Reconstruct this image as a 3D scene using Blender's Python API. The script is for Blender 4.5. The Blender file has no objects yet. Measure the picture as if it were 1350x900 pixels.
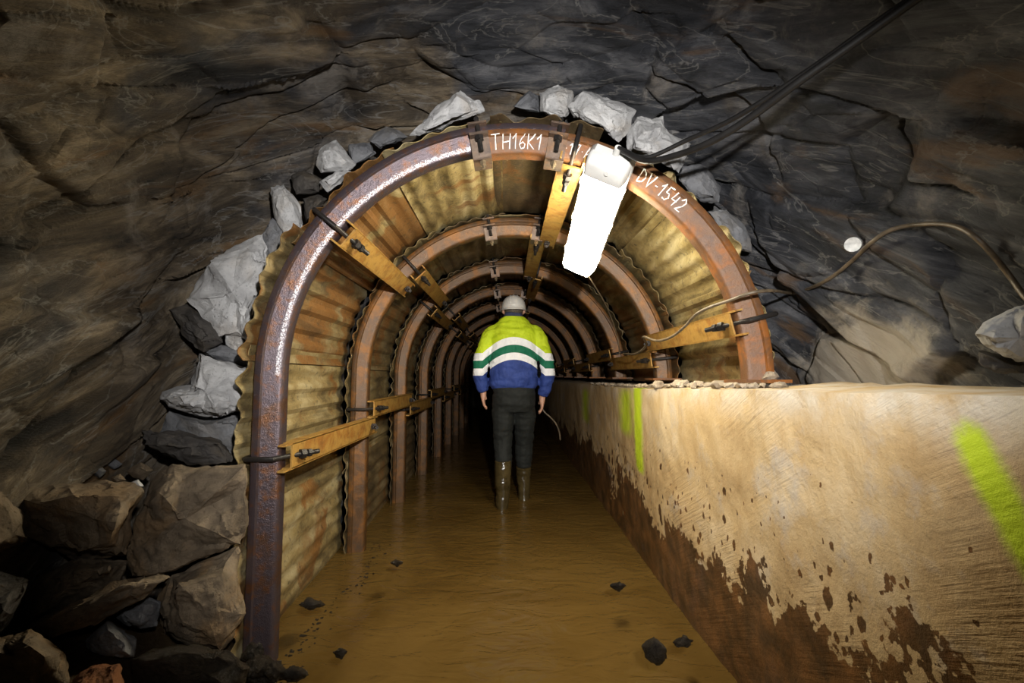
import bpy, bmesh, math, random
from math import sin, cos, pi, radians, sqrt
from mathutils import Vector, Matrix, noise
from mathutils.bvhtree import BVHTree

SC = bpy.context.scene
COL = SC.collection
rnd = random.Random(7)

# ------------------------------------------------------------------ camera, world, lights, exposure
FPX = 600.0
CAM_H = 1.03
cam_d = bpy.data.cameras.new('camera')
cam_d.sensor_width = 36.0
cam_d.lens = 36.0 * FPX / 1350.0
cam_d.clip_start = 0.02
cam = bpy.data.objects.new('camera', cam_d)
COL.objects.link(cam)
cam.location = (0, 0, CAM_H)
PITCH = math.atan(45 / FPX)
YAW = math.atan(7 / FPX)
cam.rotation_euler = (pi / 2 + PITCH, 0, -YAW)
SC.camera = cam
CAM_M = Matrix.Translation((0, 0, CAM_H)) @ cam.rotation_euler.to_matrix().to_4x4()

world = bpy.data.worlds.new('world')
SC.world = world
world.use_nodes = True
world.node_tree.nodes['Background'].inputs[0].default_value = (0.6, 0.7, 0.9, 1)
world.node_tree.nodes['Background'].inputs[1].default_value = 0.006

# the photographer's flash, held above and to the right of the camera
fl = bpy.data.lights.new('flash', 'SPOT')
fl.energy = 335
fl.color = (1.0, 0.97, 0.93)
fl.spot_size = radians(90)
fl.spot_blend = 1.0
fl.shadow_soft_size = 0.03
flo = bpy.data.objects.new('flash', fl)
COL.objects.link(flo)
flo.location = (0.20, -0.16, 1.36)
flo.rotation_euler = (Vector((0.03, 2.6, 1.12)) - Vector(flo.location)).to_track_quat('-Z', 'Y').to_euler()

vs = SC.view_settings
vs.view_transform = 'Standard'
vs.look = 'None'
vs.gamma = 1.0
vs.use_curve_mapping = False
vs.exposure = 0.0
SC.cycles.max_bounces = 6
SC.cycles.diffuse_bounces = 3
SC.cycles.glossy_bounces = 3
LAMP_STRENGTH = 74.0


def unproj(px, py, depth):
    """point at world depth Y that the pixel (px, py) looks at"""
    d = Vector(((px - 675) / FPX, (450 - py) / FPX, -1.0))
    d = CAM_M.to_3x3() @ d
    return Vector((0, 0, CAM_H)) + d * (depth / d.y)


# ------------------------------------------------------------------ arch geometry (shared numbers)
CX, CZ = 0.045, 1.03
R_IN, R_H = 0.868, 0.092
R_OUT = R_IN + R_H
Y1, DY, NA = 1.74, 1.05, 9
YA = [Y1 + DY * i for i in range(NA)]
LEG = CZ + 0.12                          # straight left leg, foot under water


def arch_pt(s, r):
    """s = arc length in units of radius R_mid: s<0 straight left leg, 0..pi the half circle (left to right), >pi straight right"""
    if s < 0:
        return (CX - r, CZ + s, Vector((-1, 0, 0)), Vector((0, 0, 1)))
    if s > pi:
        return (CX + r, CZ - (s - pi), Vector((1, 0, 0)), Vector((0, 0, -1)))
    a = pi - s
    return (CX + r * cos(a), CZ + r * sin(a), Vector((cos(a), 0, sin(a))), Vector((sin(a), 0, -cos(a))))


# ------------------------------------------------------------------ helpers
def mk(name, verts, faces, mat, parent=None, origin=None, smooth=False, sharp=None):
    """one mesh object from world coordinates; its origin at 'origin' or the base of its bounds"""
    if parent is not None:
        o0 = Vector(parent['_w'])
        if origin is None:
            origin = o0
    vv = [Vector(v) for v in verts]
    if origin is None:
        xs = [v.x for v in vv]; ys = [v.y for v in vv]; zs = [v.z for v in vv]
        origin = Vector(((min(xs) + max(xs)) / 2, (min(ys) + max(ys)) / 2, min(zs)))
    origin = Vector(origin)
    me = bpy.data.meshes.new(name)
    me.from_pydata([v - origin for v in vv], [], faces)
    me.update()
    if smooth:
        me.polygons.foreach_set('use_smooth', [True] * len(me.polygons))
        if sharp is not None:
            me.set_sharp_from_angle(angle=radians(sharp))
    if mat is not None:
        me.materials.append(mat)
    ob = bpy.data.objects.new(name, me)
    COL.objects.link(ob)
    ob['_w'] = origin
    if parent is not None:
        ob.parent = parent
        ob.location = origin - o0
    else:
        ob.location = origin
    return ob


def empty(name, loc):
    o = bpy.data.objects.new(name, None)
    o.empty_display_size = 0.1
    COL.objects.link(o)
    o.location = loc
    o['_w'] = Vector(loc)
    return o


def tag(o, label=None, cat=None, group=None, kind=None):
    if label: o['label'] = label
    if cat: o['category'] = cat
    if group: o['group'] = group
    if kind: o['kind'] = kind
    return o


class MB:
    def __init__(self):
        self.v = []; self.f = []

    def add(self, v, f):
        n = len(self.v)
        self.v += [Vector(p) for p in v]
        self.f += [tuple(i + n for i in q) for q in f]
        return self

    def box(self, c, ax, ay, az):
        c = Vector(c); ax = Vector(ax); ay = Vector(ay); az = Vector(az)
        v = [c + ax * i + ay * j + az * k for i in (-1, 1) for j in (-1, 1) for k in (-1, 1)]
        f = [(0, 1, 3, 2), (4, 6, 7, 5), (0, 4, 5, 1), (2, 3, 7, 6), (0, 2, 6, 4), (1, 5, 7, 3)]
        return self.add(v, f)

    def tube(self, pts, rad, n=8, cap=True):
        pts = [Vector(p) for p in pts]
        rs = rad if isinstance(rad, (list, tuple)) else [rad] * len(pts)
        rings = []
        t0 = (pts[1] - pts[0]).normalized()
        up = Vector((0, 0, 1)) if abs(t0.z) < 0.9 else Vector((1, 0, 0))
        nx = t0.cross(up).normalized()
        v = []
        for i, p in enumerate(pts):
            t = (pts[min(i + 1, len(pts) - 1)] - pts[max(i - 1, 0)]).normalized()
            nx = (nx - t * nx.dot(t)).normalized()
            ny = t.cross(nx)
            for k in range(n):
                a = 2 * pi * k / n
                v.append(p + (nx * cos(a) + ny * sin(a)) * rs[i])
        f = []
        for i in range(len(pts) - 1):
            for k in range(n):
                a = i * n + k; b = i * n + (k + 1) % n
                f.append((a, b, b + n, a + n))
        if cap:
            f.append(tuple(reversed(range(n))))
            f.append(tuple(range((len(pts) - 1) * n, len(pts) * n)))
        return self.add(v, f)

    def build(self, name, mat, parent=None, **k):
        return mk(name, self.v, self.f, mat, parent, **k)


def spline(pts, n=6):
    """Catmull-Rom through points"""
    P = [Vector(p) for p in pts]
    P = [P[0] * 2 - P[1]] + P + [P[-1] * 2 - P[-2]]
    out = []
    for i in range(1, len(P) - 2):
        for j in range(n):
            t = j / n
            a, b, c, d = P[i - 1], P[i], P[i + 1], P[i + 2]
            out.append(0.5 * ((2 * b) + (c - a) * t + (2 * a - 5 * b + 4 * c - d) * t * t + (3 * b - a - 3 * c + d) * t ** 3))
    out.append(P[-2])
    return out


# ------------------------------------------------------------------ materials
class G:
    def __init__(self, name):
        self.m = bpy.data.materials.new(name)
        self.m.use_nodes = True
        self.t = self.m.node_tree
        self.b = self.t.nodes['Principled BSDF']
        self.out = self.t.nodes['Material Output']
        self._tc = None

    def n(self, typ, ins=None, **props):
        nd = self.t.nodes.new(typ)
        for k, v in props.items():
            setattr(nd, k, v)
        for k, v in (ins or {}).items():
            self.set(nd.inputs[k], v)
        return nd

    def set(self, sock, v):
        if isinstance(v, bpy.types.NodeSocket):
            self.t.links.new(v, sock)
        elif isinstance(v, (tuple, list)) and len(v) == 3 and sock.type == 'RGBA':
            sock.default_value = (*v, 1)
        else:
            sock.default_value = v

    def P(self, **k):
        names = {'col': 'Base Color', 'rough': 'Roughness', 'metal': 'Metallic', 'nrm': 'Normal', 'spec': 'Specular IOR Level',
                 'coat': 'Coat Weight', 'coatr': 'Coat Roughness', 'ior': 'IOR', 'em': 'Emission Color', 'ems': 'Emission Strength', 'trans': 'Transmission Weight'}
        for a, v in k.items():
            self.set(self.b.inputs[names[a]], v)
        return self.m

    def co(self, rand=False, scale=(1, 1, 1), world=False):
        if world:
            src = self.n('ShaderNodeNewGeometry').outputs['Position']
        else:
            src = self.n('ShaderNodeTexCoord').outputs['Object']
        if rand:
            r = self.n('ShaderNodeObjectInfo').outputs['Random']
            m = self.n('ShaderNodeMath', {0: r, 1: 37.0}, operation='MULTIPLY').outputs[0]
            src = self.n('ShaderNodeVectorMath', {0: src, 1: m}, operation='ADD').outputs[0]
        if scale != (1, 1, 1):
            src = self.n('ShaderNodeVectorMath', {0: src, 1: scale}, operation='MULTIPLY').outputs[0]
        return src

    def noise(self, co, scale, detail=6, rough=0.6, dist=0.0):
        return self.n('ShaderNodeTexNoise', {'Vector': co, 'Scale': scale, 'Detail': detail, 'Roughness': rough, 'Distortion': dist}).outputs[0]

    def vor(self, co, scale, feature='F1', out='Distance', rnds=1.0):
        return self.n('ShaderNodeTexVoronoi', {'Vector': co, 'Scale': scale, 'Randomness': rnds}, feature=feature).outputs[out]

    def rng(self, v, a, b, c=0.0, d=1.0, smooth=False):
        return self.n('ShaderNodeMapRange', {0: v, 1: a, 2: b, 3: c, 4: d}, interpolation_type='SMOOTHSTEP' if smooth else 'LINEAR').outputs[0]

    def mix(self, f, a, b, mode='MIX'):
        nd = self.n('ShaderNodeMix', data_type='RGBA', blend_type=mode)
        self.set(nd.inputs[0], f); self.set(nd.inputs[6], a); self.set(nd.inputs[7], b)
        return nd.outputs[2]

    def math(self, op, a, b=0.0, c=None):
        i = {0: a, 1: b}
        if c is not None: i[2] = c
        return self.n('ShaderNodeMath', i, operation=op).outputs[0]

    def ramp(self, v, stops):
        nd = self.n('ShaderNodeValToRGB', {0: v})
        e = nd.color_ramp.elements
        while len(e) < len(stops): e.new(0.5)
        for x, (p, c) in zip(e, stops):
            x.position = p; x.color = (*c, 1)
        return nd.outputs[0]

    def bump(self, h, strength=0.5, dist=0.01, prev=None):
        i = {'Height': h, 'Strength': strength, 'Distance': dist}
        if prev is not None: i['Normal'] = prev
        return self.n('ShaderNodeBump', i).outputs[0]


def m_rock():
    g = G('slate_rock')
    p = g.co(world=True)
    # bedding dips towards the camera: stretch the noise along the beds
    bed = g.n('ShaderNodeVectorRotate', {'Vector': p, 'Axis': (1, 0, 0), 'Angle': -0.66}, rotation_type='AXIS_ANGLE').outputs[0]
    bs = g.n('ShaderNodeVectorMath', {0: bed, 1: (1.0, 1.0, 4.0)}, operation='MULTIPLY').outputs[0]
    n1 = g.noise(bs, 2.2, 12, 0.72, 0.8)
    n2 = g.noise(p, 1.5, 6, 0.6, 0.4)
    n3 = g.noise(bs, 8.0, 10, 0.74, 0.3)
    x = g.n('ShaderNodeSeparateXYZ', {0: p}).outputs[0]
    grey = g.ramp(n1, [(0.36, (0.013, 0.015, 0.019)), (0.5, (0.055, 0.058, 0.068)), (0.66, (0.19, 0.19, 0.20))])
    brown = g.ramp(n1, [(0.36, (0.022, 0.019, 0.016)), (0.5, (0.115, 0.088, 0.058)), (0.66, (0.34, 0.27, 0.18))])
    side = g.rng(x, -0.5, 0.6, 0.13, -0.13)
    f = g.rng(g.math('ADD', n2, side), 0.47, 0.62, smooth=True)
    c = g.mix(f, grey, brown)
    rusty = g.rng(g.noise(bs, 1.3, 7, 0.6, 1.2), 0.56, 0.68, 0.0, 0.55, smooth=True)
    c = g.mix(rusty, c, (0.20, 0.105, 0.035))
    mot = g.noise(p, 3.4, 10, 0.7, 0.5)
    c = g.mix(g.rng(mot, 0.54, 0.68, 0, 0.65, smooth=True), c, (0.30, 0.27, 0.235))
    c = g.mix(g.rng(mot, 0.45, 0.30, 0, 0.6, smooth=True), c, (0.018, 0.018, 0.021))
    vein = g.rng(g.math('ABSOLUTE', g.math('SUBTRACT', g.noise(bs, 1.7, 5, 0.55, 1.5), 0.5)), 0.0, 0.012, 0.55, 0.0)
    c = g.mix(vein, c, (0.30, 0.29, 0.27))
    speck = g.rng(g.noise(p, 60, 3, 0.6), 0.68, 0.78, 0, 0.5)
    c = g.mix(speck, c, (0.36, 0.34, 0.31))
    lime = g.n('ShaderNodeVectorMath', {0: p, 1: (1.2, 1.55, 1.06)}, operation='SUBTRACT').outputs[0]
    lime = g.n('ShaderNodeVectorMath', {0: lime, 1: (1.0, 0.8, 1.35)}, operation='MULTIPLY').outputs[0]
    lime = g.n('ShaderNodeVectorMath', {0: lime}, operation='LENGTH').outputs['Value']
    lf = g.rng(g.math('ADD', lime, g.math('MULTIPLY', g.noise(p, 6, 7, 0.65, 0.6), 0.5)), 0.42, 0.56, 0.85, 0.0, smooth=True)
    c = g.mix(lf, c, g.mix(n3, (0.40, 0.33, 0.24), (0.62, 0.57, 0.48)))
    b1 = g.bump(n3, 0.75, 0.03)
    wv = g.n('ShaderNodeVectorMath', {0: bs, 1: g.n('ShaderNodeTexNoise', {'Vector': p, 'Scale': 3.0, 'Detail': 4.0}).outputs['Color']}, operation='ADD').outputs[0]
    ck = g.rng(g.vor(wv, 3.3, 'DISTANCE_TO_EDGE'), 0.0, 0.035)
    ckm = g.math('MULTIPLY', g.math('SUBTRACT', ck, 1.0), g.rng(g.noise(p, 2.0, 4, 0.6), 0.48, 0.62))
    b1 = g.bump(ckm, 0.55, 0.010, b1)
    fine = g.n('ShaderNodeVectorMath', {0: bed, 1: (1.0, 1.0, 7.0)}, operation='MULTIPLY').outputs[0]
    b2 = g.bump(g.noise(fine, 22, 9, 0.75), 0.9, 0.010, b1)
    rough = g.rng(n3, 0.3, 0.7, 0.38, 0.62)
    return g.P(col=c, rough=rough, nrm=b2, spec=0.45)


def m_stone(name, lo, hi, tint=None, tf=0.4, rough=0.85):
    g = G(name)
    p = g.co(rand=True)
    n1 = g.noise(p, 7, 8, 0.65, 0.3)
    c = g.mix(g.rng(n1, 0.35, 0.65), lo, hi)
    if tint:
        c = g.mix(g.rng(g.noise(p, 4.5, 5, 0.6, 0.8), 0.5, 0.66, 0, tf, smooth=True), c, tint)
    pits = g.rng(g.vor(p, 55), 0.05, 0.22, 0.45, 1.0)
    pm = g.rng(g.noise(p, 11, 3), 0.45, 0.6)
    c = g.mix(pm, c, g.mix(1.0, c, pits, 'MULTIPLY'))
    sp = g.rng(g.noise(p, 120, 2), 0.62, 0.72, 0, 0.5)
    c = g.mix(sp, c, (lo[0] * .5, lo[1] * .5, lo[2] * .5))
    b = g.bump(g.noise(p, 18, 10, 0.78), 1.0, 0.016)
    b = g.bump(pits, 0.5, 0.004, b)
    return g.P(col=c, rough=rough, nrm=b, spec=0.3)


def m_concrete():
    g = G('stained_concrete')
    p = g.co(world=True)
    z = g.n('ShaderNodeSeparateXYZ', {0: p}).outputs[2]
    ps = g.n('ShaderNodeVectorMath', {0: p, 1: (1, 0.7, 5.0)}, operation='MULTIPLY').outputs[0]
    n1 = g.noise(p, 2.4, 10, 0.68, 0.5)
    n2 = g.noise(g.n('ShaderNodeVectorMath', {0: p, 1: (1, 3.0, 0.8)}, operation='MULTIPLY').outputs[0], 5, 8, 0.65, 0.3)
    c = g.ramp(n1, [(0.3, (0.36, 0.23, 0.10)), (0.5, (0.53, 0.38, 0.20)), (0.7, (0.66, 0.53, 0.35))])
    c = g.mix(g.rng(n2, 0.52, 0.70, 0, 0.5), c, (0.40, 0.25, 0.11))
    grey = g.rng(g.noise(p, 5, 7, 0.65), 0.55, 0.68, 0, 0.55)
    c = g.mix(grey, c, (0.43, 0.41, 0.40))
    # lime bloom near the top edge, broken up
    bl = g.math('MULTIPLY', g.rng(z, 0.86, 1.0, smooth=True), g.rng(g.noise(p, 6, 6, 0.65), 0.4, 0.62))
    c = g.mix(bl, c, (0.62, 0.56, 0.47))
    # splashed wet mud: a broken edge with drops above it
    edge = g.noise(p, 2.4, 4, 0.6, 0.2)
    yy = g.n('ShaderNodeSeparateXYZ', {0: p}).outputs[1]
    lim = g.math('ADD', g.rng(yy, 1.5, 0.8, 0.0, 0.17), g.math('MULTIPLY', g.math('SUBTRACT', edge, 0.5), 0.95))
    lim = g.math('ADD', lim, 0.365)
    ragged = g.math('MULTIPLY', g.math('SUBTRACT', g.noise(p, 30, 4, 0.6), 0.5), 0.34)
    below = g.math('SUBTRACT', g.math('ADD', lim, ragged), z)
    stain = g.rng(below, -0.004, 0.008, smooth=True)
    wob = g.n('ShaderNodeVectorMath', {0: g.n('ShaderNodeTexNoise', {'Vector': p, 'Scale': 40.0, 'Detail': 3.0}).outputs['Color'], 1: (0.0, 0.03, 0.03)}, operation='MULTIPLY').outputs[0]
    pd = g.n('ShaderNodeVectorMath', {0: p, 1: (0.0, 1.2, 0.85)}, operation='MULTIPLY').outputs[0]
    pd = g.n('ShaderNodeVectorMath', {0: pd, 1: wob}, operation='ADD').outputs[0]
    drop = None
    for sc_, ex, hi_ in ((13.0, 2.4, 0.52), (30.0, 1.8, 0.46)):
        vn = g.n('ShaderNodeTexVoronoi', {'Vector': pd, 'Scale': sc_}, voronoi_dimensions='3D')
        dsel = g.n('ShaderNodeSeparateColor', {0: vn.outputs['Color']}).outputs[0]
        dn = g.math('MULTIPLY', g.rng(z, 0.30, 0.86, hi_, 0.0), g.math('POWER', dsel, ex))
        dd = g.rng(g.math('SUBTRACT', dn, vn.outputs['Distance']), 0.0, 0.03, smooth=True)
        drop = dd if drop is None else g.math('MAXIMUM', drop, dd)
    wet = g.math('MAXIMUM', stain, drop)
    mud = g.mix(g.rng(g.noise(p, 9, 6, 0.65), 0.4, 0.65), (0.042, 0.018, 0.008), (0.17, 0.070, 0.022))
    c = g.mix(g.math('MULTIPLY', wet, 0.92), c, mud)
    # fluorescent spray paint
    pa = g.n('ShaderNodeAttribute', attribute_name='paint').outputs['Fac']
    pn = g.math('ADD', pa, g.math('MULTIPLY', g.math('SUBTRACT', g.noise(p, 45, 4, 0.7), 0.5), 0.6))
    pf = g.rng(pn, 0.15, 0.95, 0, 0.95, smooth=True)
    c = g.mix(pf, c, (0.50, 0.66, 0.01))
    b = g.bump(g.noise(p, 10, 8, 0.7), 0.3, 0.014)
    scr = g.n('ShaderNodeVectorRotate', {'Vector': p, 'Axis': (1, 0, 0), 'Angle': 0.5}, rotation_type='AXIS_ANGLE').outputs[0]
    scr = g.n('ShaderNodeVectorMath', {0: scr, 1: (3, 5, 90)}, operation='MULTIPLY').outputs[0]
    sm = g.rng(g.noise(p, 3, 4), 0.45, 0.6)
    b = g.bump(g.math('MULTIPLY', g.noise(scr, 1.0, 4, 0.6), sm), 0.5, 0.008, b)
    b = g.bump(g.noise(p, 70, 4, 0.7), 0.55, 0.004, b)
    return g.P(col=c, rough=g.rng(wet, 0, 1, 0.75, 0.32), nrm=b, spec=0.35)


def m_rust(name, base, rust, deep, metal=0.5, rough=0.42, amt=0.5, scratch=(0.5, 0.5, 0.52), with_strip=False):
    g = G(name)
    p = g.co(rand=True)
    n1 = g.noise(p, 9, 8, 0.65, 0.6)
    n2 = g.noise(p, 28, 6, 0.65)
    f = g.rng(n1, amt - 0.09, amt + 0.09, smooth=True)
    c = g.mix(f, base, rust)
    c = g.mix(g.rng(n2, 0.5, 0.68, 0, 0.75), c, deep)
    sc = g.rng(g.noise(p, 75, 4, 0.7), 0.66, 0.74, 0, 0.6)
    c = g.mix(sc, c, scratch)
    b = g.bump(g.noise(p, 60, 6, 0.7), 0.5, 0.004)
    b = g.bump(g.noise(p, 260, 3, 0.6), 0.6, 0.002, b)
    r = g.rng(n1, 0.3, 0.7, rough - 0.08, rough + 0.14)
    if with_strip:
        at = g.n('ShaderNodeAttribute', attribute_name='pale_strip').outputs['Fac']
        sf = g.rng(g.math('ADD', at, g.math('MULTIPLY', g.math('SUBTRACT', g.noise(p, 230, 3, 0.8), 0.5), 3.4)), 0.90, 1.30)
        c = g.mix(sf, c, (0.66, 0.65, 0.67))  # grainy pale strip mixed over the steel colour
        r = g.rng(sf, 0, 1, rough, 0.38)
    return g.P(col=c, rough=r, metal=metal, nrm=b)


def m_sheet():
    g = G('corrugated_steel')
    p = g.co(rand=True)
    q = g.n('ShaderNodeVectorMath', {0: p, 1: (1.0, 0.35, 1.0)}, operation='MULTIPLY').outputs[0]
    n1 = g.noise(q, 7, 8, 0.65, 0.5)
    n2 = g.noise(p, 3.2, 5, 0.6, 0.7)
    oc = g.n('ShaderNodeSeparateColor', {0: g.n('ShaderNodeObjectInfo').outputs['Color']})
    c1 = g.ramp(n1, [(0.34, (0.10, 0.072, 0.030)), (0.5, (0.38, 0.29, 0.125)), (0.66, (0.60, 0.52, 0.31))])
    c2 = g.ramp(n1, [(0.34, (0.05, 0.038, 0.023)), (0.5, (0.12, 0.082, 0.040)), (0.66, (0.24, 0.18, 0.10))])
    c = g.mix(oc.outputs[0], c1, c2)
    n2 = g.math('ADD', n2, g.math('MULTIPLY', g.math('SUBTRACT', oc.outputs[1], 0.4), 0.35))
    c = g.mix(g.rng(n2, 0.52, 0.63, 0, 0.85, smooth=True), c, (0.22, 0.095, 0.024))
    c = g.mix(g.rng(g.noise(q, 4.0, 9, 0.75, 0.8), 0.52, 0.66, 0, 0.75), c, (0.05, 0.036, 0.02))
    c = g.mix(g.rng(g.noise(p, 34, 5, 0.7), 0.56, 0.68, 0, 0.8), c, (0.03, 0.025, 0.02))
    c = g.mix(g.rng(g.noise(p, 90, 3, 0.7), 0.66, 0.75, 0, 0.8), c, (0.62, 0.58, 0.46))
    b = g.bump(g.noise(p, 45, 6, 0.7), 0.45, 0.006)
    return g.P(col=c, rough=g.rng(n1, 0.3, 0.7, 0.55, 0.36), metal=0.25, nrm=b)


def m_water():
    g = G('muddy_water')
    p = g.co(world=True)
    n = g.noise(p, 1.1, 5, 0.6, 1.0)
    c = g.mix(g.rng(n, 0.35, 0.65), (0.074, 0.042, 0.010), (0.112, 0.067, 0.018))
    rp = g.n('ShaderNodeVectorMath', {0: p, 1: (0.8, 1.6, 1)}, operation='MULTIPLY').outputs[0]
    b = g.bump(g.noise(rp, 7, 3, 0.5, 1.2), 0.55, 0.02)
    b = g.bump(g.noise(rp, 26, 2, 0.5, 0.6), 0.25, 0.006, b)
    return g.P(col=c, rough=0.16, nrm=b, ior=1.33)


def m_plain(name, col, rough=0.6, metal=0.0, var=0.25, scale=20, bump=0.15, **k):
    g = G(name)
    p = g.co(rand=True)
    n = g.noise(p, scale, 5, 0.6)
    d = tuple(x * (1 - var) for x in col); u = tuple(min(1, x * (1 + var)) for x in col)
    c = g.mix(g.rng(n, 0.35, 0.65), d, u)
    b = g.bump(g.noise(p, scale * 4, 4, 0.6), bump, 0.004)
    return g.P(col=c, rough=rough, metal=metal, nrm=b, **k)


def m_jacket():
    g = G('hi_vis_cloth')
    p = g.co()
    s = g.n('ShaderNodeSeparateXYZ', {0: p})
    x, z = s.outputs[0], s.outputs[2]
    sag = g.math('MINIMUM', g.math('MULTIPLY', g.math('MULTIPLY', x, x), 2.0), 0.125)
    w = g.math('ADD', z, sag)
    n = g.noise(p, 14, 4, 0.6)
    blue = g.mix(g.rng(n, 0.35, 0.65), (0.022, 0.045, 0.20), (0.040, 0.075, 0.30))
    yel = g.mix(g.rng(n, 0.35, 0.65), (0.50, 0.66, 0.015), (0.62, 0.78, 0.03))
    def step(v): return g.math('GREATER_THAN', w, v)
    c = g.mix(step(1.155), blue, (0.95, 0.96, 0.98))
    c = g.mix(step(1.212), c, (0.012, 0.16, 0.085))
    c = g.mix(step(1.274), c, (0.95, 0.96, 0.98))
    c = g.mix(step(1.335), c, yel)
    c = g.mix(g.math('GREATER_THAN', z, 1.515), c, (0.05, 0.06, 0.12))
    fold = g.noise(g.n('ShaderNodeVectorMath', {0: p, 1: (1.4, 1.4, 0.7)}, operation='MULTIPLY').outputs[0], 9, 4, 0.55, 0.8)
    b = g.bump(fold, 0.55, 0.03)
    return g.P(col=c, rough=0.7, nrm=b, spec=0.3)


M = {
    'rock': m_rock(),
    'stone_pale': m_stone('pale_stone', (0.42, 0.42, 0.43), (0.70, 0.70, 0.70), (0.50, 0.42, 0.33), 0.35),
    'stone_grey': m_stone('grey_stone', (0.14, 0.145, 0.16), (0.29, 0.295, 0.31), (0.22, 0.19, 0.15), 0.4),
    'stone_dark': m_stone('dark_stone', (0.045, 0.042, 0.042), (0.105, 0.095, 0.085), (0.12, 0.09, 0.05), 0.4, 0.6),
    'stone_brown': m_stone('brown_stone', (0.085, 0.064, 0.043), (0.26, 0.20, 0.135), (0.28, 0.17, 0.075), 0.5, 0.7),
    'stone_rust': m_stone('rust_stone', (0.16, 0.06, 0.025), (0.26, 0.11, 0.045), None, 0.4, 0.6),
    'stone_wet': m_stone('wet_black_stone', (0.010, 0.008, 0.006), (0.035, 0.027, 0.018), None, 0.4, 0.14),
    'concrete': m_concrete(),
    'steel_purple': m_rust('weathered_purple_steel', (0.085, 0.066, 0.075), (0.10, 0.052, 0.032), (0.17, 0.065, 0.018), 0.6, 0.30, 0.60, (0.26, 0.23, 0.22), with_strip=True),
    'steel_orange': m_rust('orange_rusted_steel', (0.13, 0.060, 0.024), (0.24, 0.082, 0.013), (0.075, 0.042, 0.028), 0.12, 0.44, 0.53, (0.34, 0.22, 0.13)),
    'steel_inner': m_rust('tunnel_rusted_steel', (0.085, 0.044, 0.018), (0.19, 0.078, 0.015), (0.065, 0.044, 0.030), 0.35, 0.36, 0.53, (0.30, 0.22, 0.14)),
    'strut': m_rust('yellow_rusted_steel', (0.40, 0.23, 0.055), (0.30, 0.13, 0.022), (0.16, 0.07, 0.02), 0.25, 0.45, 0.55),
    'clamp': m_rust('clamp_steel', (0.14, 0.10, 0.075), (0.22, 0.12, 0.06), (0.07, 0.055, 0.05), 0.5, 0.42, 0.55),
    'bolt': m_rust('black_bolt_steel', (0.030, 0.027, 0.026), (0.06, 0.045, 0.035), (0.02, 0.02, 0.02), 0.5, 0.38, 0.6, (0.2, 0.19, 0.17)),
    'bolt_end': m_rust('bright_bolt_steel', (0.30, 0.24, 0.16), (0.34, 0.22, 0.10), (0.12, 0.08, 0.05), 0.7, 0.35, 0.6),
    'sheet': m_sheet(),
    'water': m_water(),
    'mud': m_stone('wet_mud', (0.035, 0.022, 0.010), (0.085, 0.052, 0.022), None, 0.4, 0.3),
    'gravel': m_stone('ledge_gravel', (0.30, 0.24, 0.17), (0.50, 0.42, 0.32), None, 0.4, 0.85),
    'chalk': m_plain('white_chalk', (0.88, 0.88, 0.86), 0.9, 0, 0.1, 90, 0.3),
    'cable_black': m_plain('black_cable_rubber', (0.008, 0.0075, 0.0075), 0.5, 0, 0.3, 30, 0.1),
    'cable_tan': m_plain('dusty_cable_rubber', (0.10, 0.075, 0.048), 0.45, 0, 0.5, 25, 0.3),
    'lamp_grey': m_plain('lamp_plastic', (0.62, 0.62, 0.60), 0.4, 0, 0.06, 20, 0.05),
    'marker': m_plain('marker_white', (0.72, 0.73, 0.72), 0.45, 0, 0.2, 60, 0.2),
    'jacket': m_jacket(),
    'jeans': m_plain('dark_denim', (0.006, 0.008, 0.007), 0.8, 0, 0.4, 40, 0.4),
    'boot': m_plain('wet_rubber_boot', (0.055, 0.040, 0.016), 0.16, 0, 0.4, 14, 0.4),
    'skin': m_plain('skin', (0.50, 0.27, 0.18), 0.5, 0, 0.1, 30, 0.1),
    'hair': m_plain('grey_brown_hair', (0.10, 0.08, 0.06), 0.7, 0, 0.4, 90, 0.5),
    'helmet': m_plain('white_helmet', (0.66, 0.65, 0.62), 0.35, 0, 0.08, 12, 0.05),
}
_g = G('lit_diffuser')
_g.P(col=(0.9, 0.9, 0.86), rough=0.4, em=(1.0, 0.90, 0.66), ems=LAMP_STRENGTH)
M['diffuser'] = _g.m

# ------------------------------------------------------------------ rock vault
def sstep(a, b, x):
    t = min(1, max(0, (x - a) / (b - a)))
    return t * t * (3 - 2 * t)


BEDROT = Matrix.Rotation(-0.66, 3, 'X') @ Matrix.Rotation(0.12, 3, 'Y')


def facet(p, sc, amp, tilt, seed, soft=0.16, joint=0.5):
    q = BEDROT @ p
    q = Vector((q.x / sc[0], q.y / sc[1], q.z / sc[2])) + Vector((seed, seed * 1.7, -seed))
    w0 = p * 1.6 + Vector((seed, 0, 0))
    q += Vector((noise.noise(w0), noise.noise(w0 + Vector((31.4, 7.7, 2.2))), noise.noise(w0 + Vector((-12.1, 3.9, 19.5))))) * 0.35
    d, pt = noise.voronoi(q)
    hs = []
    for c0 in pt[:2]:
        k0 = c0 * 13.7
        c = Vector((noise.cell(k0), noise.cell(k0 + Vector((57.3, 11.2, 5.1))), noise.cell(k0 + Vector((-23.8, 41.6, 88.4))))) * 0.5 + Vector((0.5, 0.5, 0.5))
        dv = q - c0
        hs.append(amp * (c.x - 0.5) * 2 + tilt * ((c.y - .5) * dv.x + (c.z - .5) * dv.y))
    g = d[1] - d[0]
    w = 0.5 * (1 - min(1.0, g / soft))
    w = w * w * 2
    h = hs[0] * (1 - w) + hs[1] * w
    if g < 0.12:
        h += amp * joint * (1 - g / 0.12) ** 2       # joint between blocks, recessed (outwards)
    return h


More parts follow.
